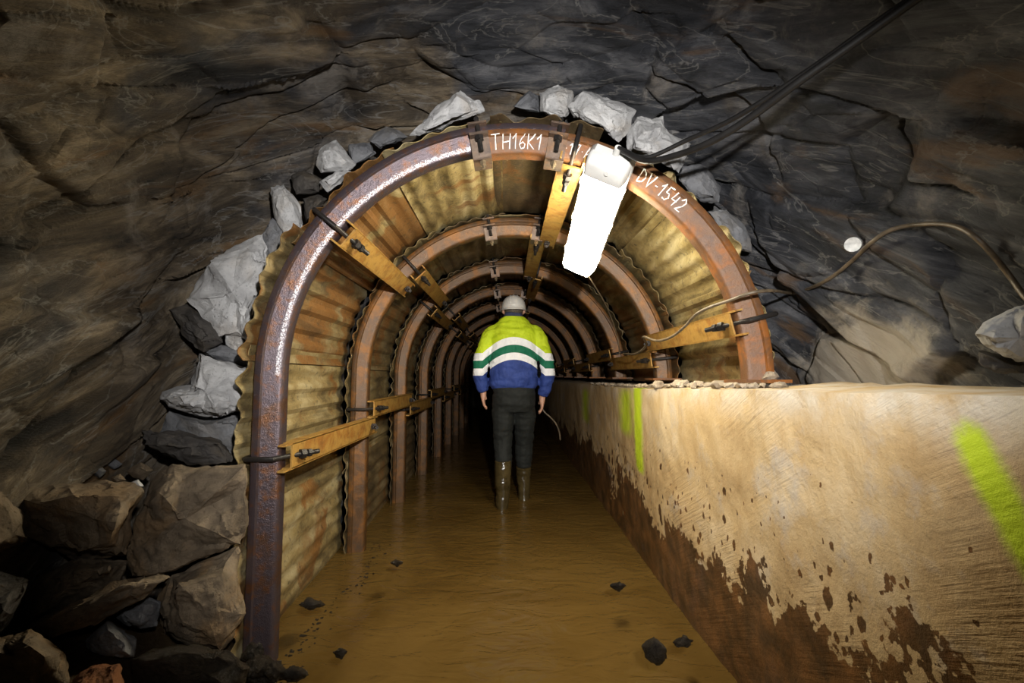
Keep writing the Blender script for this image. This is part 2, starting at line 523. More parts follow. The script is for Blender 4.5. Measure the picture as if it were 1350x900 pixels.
def base_rad(phi, Y):
    d = math.degrees(phi)
    if d < 90:
        r = 1.18 + (1.31 - 1.18) * sstep(20, 90, d)
    else:
        r = 1.31 + (1.46 - 1.31) * sstep(90, 170, d)
    r += 0.10 * sstep(1.2, -0.6, Y)
    k = sstep(1.85, 2.45, Y)
    return r * (1 - k) + 1.075 * k


def on_base(px, py):
    """where the pixel's ray meets the undisplaced vault"""
    Y = 0.35
    while Y < 2.4:
        p = unproj(px, py, Y)
        a = math.atan2(p.z - CZ, p.x - CX)
        r = base_rad(min(pi, max(0, a)), Y) if p.z > CZ else (base_rad(pi, Y) if p.x < 0 else base_rad(0, Y))
        d = sqrt((p.x - CX) ** 2 + max(0, p.z - CZ) ** 2)
        if d >= r: return p
        Y += 0.005
    return p


CRACKS = []
for depth_, step_, pl in [
    (0.045, 0.030, [(30, 305), (90, 272), (150, 230), (205, 195), (250, 172), (300, 138), (335, 130)]),
    (0.040, 0.022, [(205, 305), (226, 268), (240, 243), (257, 223), (262, 200), (287, 170), (327, 153), (377, 137), (417, 115), (450, 100), (500, 86)]),
    (0.050, 0.030, [(20, 600), (35, 578), (83, 513), (97, 480), (133, 460), (160, 420), (187, 390), (215, 355)]),
    (0.030, 0.015, [(245, 262), (300, 225), (345, 190), (400, 160), (470, 128), (540, 112)]),
    (0.040, 0.025, [(850, 80), (900, 97), (933, 127), (967, 150), (985, 175), (1000, 215), (1020, 250)]),
    (0.035, 0.025, [(1147, 160), (1150, 197), (1173, 230), (1200, 243), (1253, 250), (1300, 262)]),
    (0.030, 0.020, [(945, 62), (953, 70), (967, 87), (987, 110), (1010, 118)]),
    (0.035, 0.020, [(1060, -8), (1067, 2), (1087, 13), (1117, 16), (1160, 40)]),
    (0.035, 0.020, [(985, 260), (1005, 300), (1030, 340), (1048, 375), (1052, 410)])]:
    pp = [on_base(*q) for q in pl]
    lo = [min(p[k] for p in pp) - 0.25 for k in range(3)]; hi = [max(p[k] for p in pp) + 0.25 for k in range(3)]
    CRACKS.append((depth_, step_, pp, lo, hi))


def crack(p, nrm):
    h = 0.0
    for depth_, step_, pp, lo, hi in CRACKS:
        if p.x < lo[0] or p.x > hi[0] or p.y < lo[1] or p.y > hi[1] or p.z < lo[2] or p.z > hi[2]:
            continue
        best = 9; side = 0; tt = 0
        for k in range(len(pp) - 1):
            a = pp[k]; e = pp[k + 1] - a
            t = max(0.0, min(1.0, (p - a).dot(e) / e.length_squared))
            dv = p - (a + e * t)
            dv -= nrm * dv.dot(nrm)
            d = dv.length
            if d < best:
                best = d; side = nrm.cross(e).dot(dv); tt = (k + t) / (len(pp) - 1)
        best = max(0.0, best + 0.006 * noise.noise(p * 30))
        fade = min(1, 6 * tt, 6 * (1 - tt))
        h += fade * depth_ * math.exp(-(best / 0.009) ** 2)
        if side > 0 and best < 0.24:
            h += fade * step_ * (1 - best / 0.24) ** 1.5
    return h


def vault_pt(u, Y):
    """u: perimeter angle in degrees, 0 right .. 180 left; u<0 goes down the right side, u>180 down the left side"""
    if u < 0:
        r = base_rad(0, Y); x = CX + r; z = CZ + u / 60.0; nrm = Vector((1, 0, 0))
    elif u > 180:
        r = base_rad(pi, Y); x = CX - r; z = CZ - (u - 180) / 60.0; nrm = Vector((-1, 0, 0))
    else:
        a = radians(u); r = base_rad(a, Y)
        nrm = Vector((cos(a), 0, sin(a))); x = CX + r * cos(a); z = CZ + r * sin(a)
    p = Vector((x, Y, z))
    h = facet(p, (0.85, 0.75, 0.24), 0.034, 0.10, 3.1, 0.10, 0.9)
    h += facet(p, (0.40, 0.34, 0.11), 0.011, 0.040, 9.7, 0.16, 0.8)
    h += 0.085 * noise.fractal(p * 1.2 + Vector((4, 2, 7)), 1.2, 2.0, 3)
    b_ = BEDROT @ p
    h += 0.007 * noise.fractal(Vector((b_.x * 5, b_.y * 5, b_.z * 15)), 0.9, 2.1, 3)
    h += crack(p, nrm)
    q = p + nrm * h
    if Y > 1.5:                                       # never reaches the steel lining
        rr = sqrt((q.x - CX) ** 2 + (max(q.z, CZ) - CZ) ** 2)
        lim = 1.045
        if rr < lim:
            q += nrm * (lim - rr)
    return q


def vault(name, u0, u1, nu, y0, y1, ny):
    v = []
    for j in range(ny + 1):
        Y = y0 + (0.3 - y0) * j / 50 if j < 50 else 0.3 + (y1 - 0.3) * (j - 50) / (ny - 50)
        for i in range(nu + 1):
            v.append(vault_pt(u0 + (u1 - u0) * i / nu, Y))
    f = []
    w = nu + 1
    for j in range(ny):
        for i in range(nu):
            a = j * w + i
            f.append((a, a + w, a + w + 1, a + 1))
    o = mk(name, v, f, M['rock'], origin=(0, 0, 0), smooth=True, sharp=32)
    tag(o, kind='structure')
    return o, BVHTree.FromPolygons(v, f)


VY0, VY1, VNY = -1.6, 2.55, 320
wr, bvR = vault('wall_right', -10, 58, 170, VY0, VY1, VNY)
ce, bvC = vault('ceiling', 58, 122, 175, VY0, VY1, VNY)
wl, bvL = vault('wall_left', 122, 246, 310, VY0, VY1, VNY)


def on_rock(px, py, off=0.02):
    o = Vector((0, 0, CAM_H))
    d = (unproj(px, py, 1.0) - o).normalized()
    best = None
    for b in (bvR, bvC, bvL):
        h = b.ray_cast(o, d)
        if h[0] is not None and (best is None or h[3] < best):
            best = h[3]
    return o + d * ((best or 2.0) - off)


# rock around the far end of the lined tunnel
def far_tunnel():
    v = []; f = []
    ny, nu = 20, 40
    for j in range(ny + 1):
        Y = 2.5 + j * 0.62
        for i in range(nu + 1):
            u = -60 + 306 * i / nu
            if u < 0: p = Vector((CX + 1.12, Y, CZ + u / 60))
            elif u > 180: p = Vector((CX - 1.12, Y, CZ - (u - 180) / 60))
            else: p = Vector((CX + 1.12 * cos(radians(u)), Y, CZ + 1.12 * sin(radians(u))))
            k = noise.fractal(p * 2, 1, 2, 3) * 0.04
            v.append(p + Vector((p.x - CX, 0, max(0, p.z - CZ))).normalized() * (k + 0.04))
    w = nu + 1
    for j in range(ny):
        for i in range(nu):
            a = j * w + i
            f.append((a, a + w, a + w + 1, a + 1))
    f.append(tuple(range(ny * w, ny * w + w)))
    tag(mk('wall_far', v, f, M['rock'], origin=(0, 0, 0), smooth=True, sharp=40), kind='structure')


far_tunnel()

# ------------------------------------------------------------------ concrete wall on the right
WX = 0.765


def wall_top(Y):
    return 1.03 - 0.012 - 0.026 * max(0, Y - 0.6) ** 0.9 if Y < 3.2 else 1.03 - 0.012 - 0.026 * 2.6 ** 0.9


def seg_d(py, pz, a, b):
    a = Vector((a[0], a[1])); b = Vector((b[0], b[1])); p = Vector((py, pz))
    t = max(0, min(1, (p - a).dot(b - a) / (b - a).length_squared))
    return (p - (a + (b - a) * t)).length


def concrete_wall():
    ys = []
    Y = -1.6
    while Y < 15.2:
        ys.append(Y)
        Y += 0.02 if 0.3 < Y < 3.5 else (0.05 if Y < 5 else 0.25)
    nz = 44
    prof = len(range(nz + 1)) + 6
    v = []; paint = []
    for Y in ys:
        top = wall_top(Y) + 0.012 * noise.fractal(Vector((Y * 2.2, 3, 0)), 1, 2, 4)
        for k in range(nz + 1):
            z = -0.2 + (top - 0.012 + 0.2) * k / nz
            p = Vector((WX, Y, z))
            x = WX + 0.007 * noise.fractal(p * 3.5, 1, 2, 4) + 0.002 * noise.fractal(p * 14, 0.8, 2, 3) + 0.02 * noise.noise(p * 0.8)
            x += 0.008 * (k / nz) ** 8
            v.append((x, Y, z))
            m = 0.0
            q = Y * 0.28
            m = max(m, 1.3 * (1 - seg_d(q, z, (2.68 * 0.28, 0.95), (2.64 * 0.28, 0.50)) / 0.035))
            m = max(m, 0.95 * (1 - seg_d(q, z, (2.95 * 0.28, 0.90), (2.95 * 0.28, 0.70)) / 0.09))
            m = max(m, 0.85 * (1 - seg_d(q, z, (4.45 * 0.28, 0.86), (4.45 * 0.28, 0.62)) / 0.09))
            m = max(m, 1.25 * (1 - seg_d(Y, z, (0.755, 0.925), (0.655, 0.735)) / 0.048))
            m = max(m, 1.1 * (1 - seg_d(Y, z, (0.655, 0.735), (0.60, 0.66)) / 0.048))
            paint.append(max(0.0, m))
        for k in range(1, 7):
            t = k / 6
            x = WX + 0.012 + t * 0.70
            v.append((x, Y, top - 0.004 + 0.02 * noise.fractal(Vector((x * 5, Y * 5, 1)), 1, 2, 3) * min(1, t * 3)))
            paint.append(0.0)
    f = []
    for j in range(len(ys) - 1):
        for k in range(prof):
            if k == prof - 1: break
            a = j * prof + k
            f.append((a, a + 1, a + prof + 1, a + prof))
    prof_n = nz + 1 + 6
    f = []
    for j in range(len(ys) - 1):
        for k in range(prof_n - 1):
            a = j * prof_n + k
            f.append((a, a + 1, a + prof_n + 1, a + prof_n))
    o = mk('wall_concrete', v, f, M['concrete'], origin=(0, 0, 0), smooth=True, sharp=60)
    at = o.data.attributes.new('paint', 'FLOAT', 'POINT')
    at.data.foreach_set('value', paint)
    tag(o, kind='structure')


concrete_wall()

# ------------------------------------------------------------------ floor bed and water
def grid(name, x0, x1, nx, y0, y1, ny, fn, mat, smooth=True):
    v = [(x0 + (x1 - x0) * i / nx, y0 + (y1 - y0) * j / ny, 0) for j in range(ny + 1) for i in range(nx + 1)]
    v = [(x, y, fn(x, y)) for x, y, _ in v]
    w = nx + 1
    f = [(j * w + i, j * w + i + 1, j * w + w + i + 1, j * w + w + i) for j in range(ny) for i in range(nx)]
    return mk(name, v, f, mat, origin=(0, 0, 0), smooth=smooth)


def bed(x, y):
    p = Vector((x, y, 0))
    n = noise.fractal(p * 3, 1, 2, 4)
    edge = -0.80 + 0.05 * noise.noise(p * 2.3) - 0.03 * (y > 2.2)
    bank = sstep(edge + 0.06, edge - 0.35, x)
    near = sstep(2.2, 1.5, y)
    return -0.14 + (0.18 + 0.18 * near) * bank + 0.03 * n * (0.3 + bank) + 0.012 * noise.fractal(p * 17, .8, 2, 3) * bank


tag(grid('floor', -1.7, 0.85, 110, -1.6, 15.2, 500, bed, M['mud']), kind='structure')


def wave(x, y):
    p = Vector((x * 2.2, y * 4.5, 0))
    return 0.004 * noise.noise(p) + 0.0022 * noise.noise(p * 3.1 + Vector((0, 0, 5)))


wt = grid('water', -1.3, 0.80, 90, -1.6, 15.2, 700, wave, M['water'])
tag(wt, 'shallow muddy brown water covering the tunnel floor', 'water', kind='stuff')

# ------------------------------------------------------------------ TH section steel arches
#   section as (radial from inner face, depth): outer contour of an open channel with lips, open towards the rock
SEC = [(0.092, -0.053), (0.086, -0.056), (0.068, -0.055), (0.064, -0.047), (0.036, -0.0380), (0.030, -0.0361), (0.022, -0.0335), (0.012, -0.031), (0.005, -0.027), (0.0013, -0.021), (0.0, -0.013),
       (0.0, 0.013), (0.0013, 0.021), (0.005, 0.027), (0.012, 0.031), (0.022, 0.0335), (0.064, 0.047), (0.068, 0.055), (0.086, 0.056), (0.092, 0.053),
       (0.090, 0.034), (0.060, 0.028), (0.020, 0.012), (0.020, -0.012), (0.060, -0.028), (0.090, -0.034)]


def sec_sweep(s0, s1, n, yc, roff):
    v = []; f = []
    m = len(SEC)
    for i in range(n + 1):
        s = s0 + (s1 - s0) * i / n
        for (h, d) in SEC:
            x, z, _, _ = arch_pt(s, R_IN + roff + h)
            v.append((x, yc + d, z))
    for i in range(n):
        for k in range(m):
            a = i * m + k; b = i * m + (k + 1) % m
            f.append((a, a + m, b + m, b))
    f.append(tuple(range(m)))
    f.append(tuple(reversed(range(n * m, n * m + m))))
    return v, f


LETTERS = {
    'T': (0.66, [[(0, 1), (0.66, 1.03)], [(0.33, 1), (0.26, 0)]]),
    'H': (0.62, [[(0.08, 1), (0, 0)], [(0.62, 1), (0.52, 0)], [(0.04, 0.48), (0.57, 0.55)]]),
    '1': (0.32, [[(0, 0.72), (0.26, 1), (0.2, 0)]]),
    '6': (0.5, [[(0.46, 1), (0.16, 0.68), (0.02, 0.3), (0.16, 0.02), (0.4, 0.08), (0.46, 0.34), (0.28, 0.48), (0.06, 0.34)]]),
    'K': (0.55, [[(0.06, 1), (0, 0)], [(0.55, 1), (0.05, 0.48), (0.5, 0)]]),
    '7': (0.5, [[(0, 0.95), (0.48, 1), (0.2, 0)], [(0.12, 0.5), (0.42, 0.54)]]),
    'A': (0.56, [[(0, 0), (0.3, 1), (0.54, 0)], [(0.1, 0.36), (0.46, 0.4)]]),
    'L': (0.45, [[(0.1, 1), (0, 0.02), (0.42, 0.06)]]),
    'D': (0.58, [[(0.06, 0.98), (0, 0)], [(0.0, 0.98), (0.36, 0.9), (0.55, 0.55), (0.42, 0.16), (0, 0)]]),
    'V': (0.5, [[(0, 1), (0.2, 0), (0.52, 1)]]),
    '-': (0.34, [[(0.05, 0.45), (0.3, 0.48)]]),
    '.': (0.16, [[(0.05, 0.45), (0.09, 0.47)]]),
    '5': (0.5, [[(0.48, 1), (0.1, 0.96), (0.06, 0.56), (0.34, 0.58), (0.46, 0.3), (0.3, 0.02), (0, 0.08)]]),
    '4': (0.52, [[(0.14, 1), (0.02, 0.42), (0.5, 0.46)], [(0.46, 0.9), (0.34, 0)]]),
    '2': (0.5, [[(0.02, 0.8), (0.2, 1), (0.42, 0.86), (0.36, 0.5), (0, 0.02), (0.5, 0.06)]]),
}


def chalk(parent, text, s0, yc, roff, hgt, r0, lab, gap=0.17):
    """hand-drawn chalk strokes lying on the sloping web of the section"""
    mb = MB()
    pos = 0.0
    Rm = R_IN + roff + 0.04
    for ch in text:
        if ch == ' ':
            pos += 0.5 * hgt; continue
        w, strokes = LETTERS[ch]
        for st in strokes:
            pts = []
            for a, b in zip(st, st[1:]):
                for k in range(3):
                    t = k / 3
                    pts.append((a[0] + (b[0] - a[0]) * t, a[1] + (b[1] - a[1]) * t))
            pts.append(st[-1])
            P = []
            for (u, h) in pts:
                hh = r0 + h * hgt
                # web surface depth at this height
                t = (hh - 0.022) / (0.064 - 0.022)
                d = -(0.0335 + (0.047 - 0.0335) * max(-0.2, min(1.0, t))) - 0.0008
                if hh > 0.064: d = -0.0562
                s = s0 + (pos + u * hgt) / Rm
                x, z, _, _ = arch_pt(s, R_IN + roff + hh)
                P.append((x + rnd.uniform(-.0006, .0006), yc + d, z + rnd.uniform(-.0006, .0006)))
            mb.tube(P, [0.0026 * rnd.uniform(0.6, 1.15) for _ in P], 5)
        pos += (w + gap) * hgt
    o = mb.build('chalk_lettering', M['chalk'], parent)
    o['label'] = lab
    return o


def hexnut(mb, c, axis, r, h):
    axis = Vector(axis).normalized()
    c = Vector(c)
    mb.tube([c - axis * h / 2, c + axis * h / 2], r, 6)


def clamp(arch, s, yc, big):
    x, z, er, et = arch_pt(s, R_IN)
    C = Vector((x, yc, z)); ey = Vector((0, 1, 0))
    root = MB()
    w = 0.036
    # strap: sloping front plate, bottom plate, sloping rear plate, upper ears
    for sgn in (-1, 1):
        fr = ey * sgn
        root.box(C + er * 0.020 + fr * 0.047, et * w, (er * 0.040 + fr * 0.006), fr * 0.005)
        root.box(C + er * 0.058 + fr * 0.066, et * w, er * 0.005, fr * 0.020)
    root.box(C - er * 0.022, et * w, er * 0.005, ey * 0.046)
    cl = root.build('clamp', M['clamp'], arch)
    for sgn in (-1, 1):
        fr = ey * sgn
        b = MB()
        b.tube([C + er * 0.128 + fr * 0.068, C - er * 0.005 + fr * 0.068], 0.009, 8)
        b.build('bolt', M['bolt'], cl, smooth=True, sharp=40)
        nt = MB()
        hexnut(nt, C + er * 0.047 + fr * 0.068, er, 0.018, 0.018)
        hexnut(nt, C + er * 0.010 + fr * 0.068, er, 0.010, 0.03)
        nt.build('nut', M['bolt'], cl)
    b = MB()
    hexnut(b, C - er * 0.034 - ey * 0.028, er, 0.013, 0.02)
    b.tube([C - er * 0.02 - ey * 0.028, C - er * 0.056 - ey * 0.028], 0.007, 6)
    b.build('bolt_end', M['bolt_end'], cl)
    # washer plate over the outer lips
    p = MB()
    p.box(C + er * 0.100, et * w, er * 0.004, ey * 0.085)
    p.build('clamp_plate', M['clamp'], cl)


ORD = ['first', 'second', 'third', 'fourth', 'fifth', 'sixth', 'seventh', 'eighth', 'ninth', 'tenth']
ARCH = []
for i, ya in enumerate(YA):
    a = empty('steel_arch', (CX, ya, 0))
    if i == 0:
        lab = 'rusted steel support arch nearest the camera, with white chalk lettering across its crown'
    else:
        lab = 'rusted steel support arch, %s one counted into the tunnel' % ORD[i]
    tag(a, lab, 'arch', 'steel support arches along the tunnel')
    sL = pi / 2 + 0.19
    sR = pi / 2 - 0.19
    near = i < 4
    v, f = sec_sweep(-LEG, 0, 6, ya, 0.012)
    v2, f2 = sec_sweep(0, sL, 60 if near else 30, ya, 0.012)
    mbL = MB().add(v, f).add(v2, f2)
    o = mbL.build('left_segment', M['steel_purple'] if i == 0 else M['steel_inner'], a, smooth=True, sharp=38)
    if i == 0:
        at = o.data.attributes.new('pale_strip', 'FLOAT', 'POINT')
        hw = {5: 0.4, 6: 1.0, 7: 1.0, 8: 0.5}  # pale strip weights across the front inner corner of the section
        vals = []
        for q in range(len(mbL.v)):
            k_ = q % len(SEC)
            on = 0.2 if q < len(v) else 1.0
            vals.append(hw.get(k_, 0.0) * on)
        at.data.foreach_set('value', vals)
    o['label'] = 'purplish weathered left segment of the arch' if i == 0 else 'rusty left segment of the arch'
    endR = pi + 0.015
    v, f = sec_sweep(sR, endR, 70 if near else 35, ya, -0.008)
    o = mk('right_segment', v, f, M['steel_orange'] if i == 0 else M['steel_inner'], a, smooth=True, sharp=38)
    o['label'] = 'orange rusted right segment of the arch'
    x, z, er, et = arch_pt(endR, R_IN)
    MB().box((x + 0.045, ya, z - 0.006), (0.085, 0, 0), (0, 0.085, 0), (0, 0, 0.006)).build('foot_plate', M['steel_orange'], a)
    for s in (pi / 2 - 0.165, pi / 2 + 0.165):
        clamp(a, s, ya, near)
    if i == 0:
        chalk(a, 'TH16K1', pi / 2 - 0.115, ya, -0.008, 0.050, 0.018, 'white chalk letters TH16K1')
        chalk(a, '.17.A.L', pi / 2 + 0.205, ya, -0.008, 0.040, 0.020, 'white chalk letters 17 A L', 0.2)
        chalk(a, 'DV-1542', pi / 2 + 0.545, ya, -0.008, 0.047, 0.020, 'white chalk letters DV 1542', 0.2)
    ARCH.append(a)

# ------------------------------------------------------------------ corrugated lagging sheets
PITCHC = 0.088


def sheet(s0, s1, y0, y1, roff, amp, seed, jag):
    """s0..s1 as arch parameter (length on the leg, radians on the curve), trapezoid corrugations across it"""
    R = R_OUT + 0.012
    n = max(8, int((s1 - s0) / (PITCHC / 8)))
    ny = 8
    r2 = random.Random(seed)
    ph = r2.random()
    tilt = 0.045 + r2.uniform(-0.008, 0.008)
    v = []
    for side in (0, 1):
        for j in range(ny + 1):
            t = j / ny
            for i in range(n + 1):
                s = s0 + (s1 - s0) * i / n
                w = ((s / PITCHC + ph) % 1.0)
                tri = abs(w * 2 - 1) * 2 - 1
                cor = max(-1, min(1, tri * 2.0)) * (0.72 + 0.75 * noise.noise(Vector((s * 4.5, seed, 1))))
                y = y0 + (y1 - y0) * t
                if j == 0:
                    y += jag * (noise.noise(Vector((s * 6, seed, 0))) + 0.5 * noise.noise(Vector((s * 19, seed, 3))))
                bend = 0.006 * noise.noise(Vector((s * 3, y * 3, seed))) + (0.016 * noise.noise(Vector((s * 8, seed, 9))) if j == 0 else 0)
                r = R + roff + 0.004 + amp * (cor + 1) + bend + tilt * t + side * 0.003
                x, z, _, _ = arch_pt(s, r)
                v.append((x, y, z))
    w_ = n + 1
    N = (ny + 1) * w_
    f = []
    for j in range(ny):
        for i in range(n):
            a = j * w_ + i
            f.append((a, a + 1, a + w_ + 1, a + w_))
            f.append((N + a, N + a + w_, N + a + w_ + 1, N + a + 1))
    for i in range(n):
        f.append((i, N + i, N + i + 1, i + 1))
        a = ny * w_ + i
        f.append((a, a + 1, N + a + 1, N + a))
    for j in range(ny):
        a = j * w_
        f.append((a, a + w_, N + a + w_, N + a))
        a = j * w_ + n
        f.append((a, N + a, N + a + w_, a + w_))
    return v, f


SP = [(-1.14, -0.52, 'at the water by the left legs'), (-0.56, 0.10, 'on the left side around strut height'), (0.06, 0.58, 'at the left haunch'),
      (0.54, 1.06, 'on the left shoulder'), (1.02, 1.50, 'just left of the crown'), (1.47, 1.90, 'over the crown'),
      (1.86, 2.32, 'just right of the crown'), (2.28, 2.76, 'on the right shoulder'), (2.72, 3.17, 'above the concrete ledge')]
for b in range(NA - 1):
    for k, (s0, s1, where) in enumerate(SP):
        y0 = YA[b] - (0.05 if b == 0 else 0.055) - rnd.uniform(0, 0.03)
        if b == 0 and k > 5: y0 = YA[b] + 0.02
        y1 = YA[b + 1] + 0.03
        ro = 0.007 * (k % 2)
        if b == 0 and k < 5:
            y0 -= 0.02 if k < 3 else -0.012
            ro += 0.008 if k < 3 else 0.0
        am = (0.012 if k < 3 or k > 5 else 0.0095) if b == 0 and k not in (0, 5) else 0.009 if k not in (0, 5) else (0.003 if k == 5 else 0.006)
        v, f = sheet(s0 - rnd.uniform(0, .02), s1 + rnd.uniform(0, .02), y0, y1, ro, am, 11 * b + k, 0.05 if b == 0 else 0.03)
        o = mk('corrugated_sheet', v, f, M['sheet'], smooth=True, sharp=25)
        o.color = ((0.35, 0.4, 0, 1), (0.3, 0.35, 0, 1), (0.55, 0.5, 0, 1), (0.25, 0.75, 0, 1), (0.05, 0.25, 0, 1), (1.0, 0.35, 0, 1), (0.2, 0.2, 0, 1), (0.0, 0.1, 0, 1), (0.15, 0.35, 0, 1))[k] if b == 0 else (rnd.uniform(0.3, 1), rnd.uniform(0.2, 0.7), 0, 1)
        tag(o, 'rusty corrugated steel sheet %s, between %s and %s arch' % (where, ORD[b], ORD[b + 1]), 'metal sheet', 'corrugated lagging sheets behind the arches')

# ------------------------------------------------------------------ spacer struts with hook bolts
def strut(b, s, mat, where, length_scale=1.0, roff=0.0):
    ya, yb = YA[b], YA[b + 1]
    x, z, er, et = arch_pt(s, R_IN - 0.012 + roff)
    C = Vector((x, (ya + yb) / 2, z))
    ey = Vector((0, 1, 0))
    root = empty('spacer_strut', (x, ya, z))
    tag(root, 'yellow-rusted channel strut %s, bolted between %s and %s arch' % (where, ORD[b], ORD[b + 1]), 'strut', 'spacer struts between the arches')
    L0 = ya - 0.005; L1 = yb + 0.02
    h = 0.046
    mid = Vector((x, (L0 + L1) / 2, z))
    hl = (L1 - L0) / 2
    m = MB()
    m.box(mid - er * 0.008, et * h, er * 0.0035, ey * hl)                    # web, facing into the tunnel
    m.build('bar', mat, root)
    for sg in (-1, 1):                                                        # flanges run past the web as fork prongs
        m = MB()
        m.box(mid + et * sg * h + er * 0.012, et * 0.0035, er * 0.0235, ey * hl)
        m.box(Vector((x, L0 - 0.028, z)) + et * sg * h + er * 0.002, et * 0.0035, er * 0.013, ey * 0.030)
        m.box(Vector((x, L1 + 0.022, z)) + et * sg * h + er * 0.002, et * 0.0035, er * 0.013, ey * 0.024)
        m.build('flange', mat, root)
    for (ye, sg) in ((ya, 1), (yb, -1)):
        base = Vector((x, ye, z))
        p0 = base + er * 0.125 - ey * sg * 0.070
        p1 = base + er * 0.03 - ey * sg * 0.066
        p2 = base - er * 0.012 + ey * sg * 0.035
        p3 = base - er * 0.060 + ey * sg * 0.115
        m = MB()
        m.tube([p0 + ey * sg * 0.05 + er * 0.012, p0 + ey * sg * 0.012 + er * 0.01, p0, p1, p2, p3], 0.0095, 8)
        bo = m.build('hook_bolt', M['bolt'], root, smooth=True, sharp=50)
        d = (p3 - p2).normalized()
        m = MB()
        hexnut(m, p2 + d * 0.022, d, 0.019, 0.02)
        hexnut(m, p2 + d * 0.050, d, 0.016, 0.016)
        m.build('nut', M['bolt'], bo)
    return root


LEFT_LOW = [0.73, 0.83, 0.75, 0.83, 0.75, 0.83, 0.75, 0.83]
for b in range(NA - 1):
    strut(b, LEFT_LOW[b] - CZ, M['strut'], 'low on the left side')
    strut(b, radians(180 - [141, 133, 141, 133, 141, 133, 141, 133][b]), M['strut'], 'on the left shoulder')
    strut(b, radians(180 - [76, 80, 76, 80, 76, 80, 76, 80][b]), M['strut'], 'along the crown')
    strut(b, radians(180 - [13.5, 6.5, 12, 6.5, 12, 6.5, 12, 6.5][b]), M['strut'], 'low on the right above the ledge')

# ------------------------------------------------------------------ fluorescent lamp
def lamp():
    A = unproj(806, 206, 1.60)
    B = unproj(763, 351, 2.36)
    ax = (B - A).normalized()
    L = (B - A).length
    mid_px = ((A + B) / 2)
    up = Vector((mid_px.x - CX, 0, mid_px.z - CZ)).normalized()
    up = (up - ax * up.dot(ax)).normalized()
    sd = ax.cross(up).normalized()
    root = empty('fluorescent_lamp', A + up * 0.05)
    tag(root, 'lit fluorescent lamp with white diffuser hanging under the first arch crown', 'lamp')
    HW = 0.085

    def loft(secs, n_w=5):
        """sections: (t along axis, half width, drop, top)"""
        v = []; f = []
        m = 0
        for (t, hw, dn, tp) in secs:
            ring = [(-hw, tp), (-hw, -dn * 0.3), (-hw * 0.9, -dn * 0.88), (-hw * 0.82, -dn), (0, -dn * 1.02), (hw * 0.82, -dn), (hw * 0.9, -dn * 0.88), (hw, -dn * 0.3), (hw, tp)]
            m = len(ring)
            for (a, b_) in ring:
                v.append(A + ax * t + sd * a + up * b_)
        for i in range(len(secs) - 1):
            for k in range(m):
                a = i * m + k; b_ = i * m + (k + 1) % m
                f.append((a, b_, b_ + m, a + m))
        f.append(tuple(reversed(range(m))))
        f.append(tuple(range((len(secs) - 1) * m, len(secs) * m)))
        return v, f
    v, f = loft([(0.075, HW, 0.058, 0.0), (L - 0.05, HW, 0.058, 0.0), (L - 0.012, HW * 0.88, 0.047, 0.0), (L, HW * 0.78, 0.03, 0.0)])
    mk('diffuser', v, f, M['diffuser'], root, smooth=True, sharp=40)
    v, f = loft([(0.0, HW * 0.84, 0.030, 0.0), (0.006, HW * 0.92, 0.046, 0.0), (0.02, HW * 0.98, 0.056, 0.0), (0.0745, HW, 0.058, 0.0)])
    mk('end_cap', v, f, M['lamp_grey'], root, smooth=True, sharp=40)
    v, f = loft([(0.004, HW * 0.8, 0.0, 0.035), (0.03, HW * 1.03, 0.0, 0.045), (L - 0.03, HW * 1.03, 0.0, 0.045), (L - 0.004, HW * 0.7, 0.0, 0.03)])
    v = [p + up * 0.001 for p in v]
    mk('housing', v, f, M['lamp_grey'], root, smooth=True, sharp=40)
    for t in (0.16, L * 0.5, L - 0.14):
        for s_ in (-1, 1):
            MB().box(A + ax * t + sd * s_ * (HW + 0.004), ax * 0.014, sd * 0.003, up * 0.018).build('clip', M['lamp_grey'], root)
    g = MB(); g.tube([A + up * 0.02 + sd * 0.01 + ax * 0.01, A + up * 0.02 + sd * 0.012 - ax * 0.03], 0.013, 10)
    g.build('cable_gland', M['lamp_grey'], root, smooth=True, sharp=40)
    g = MB(); g.tube([A - up * 0.044 + ax * 0.03 + sd * 0.01, A - up * 0.060 + ax * 0.026 + sd * 0.01], 0.009, 8)
    g.build('catch', M['lamp_grey'], root)
    for t in (0.22, L - 0.16):
        p = A + ax * t + up * 0.045
        MB().tube([p, p + Vector((0.0, 0, 1)) * 0.10], 0.005, 6).build('hanger', M['bolt'], root)
    return A, B, ax, up, sd


LA, LB, LAX, LUP, LSD = lamp()

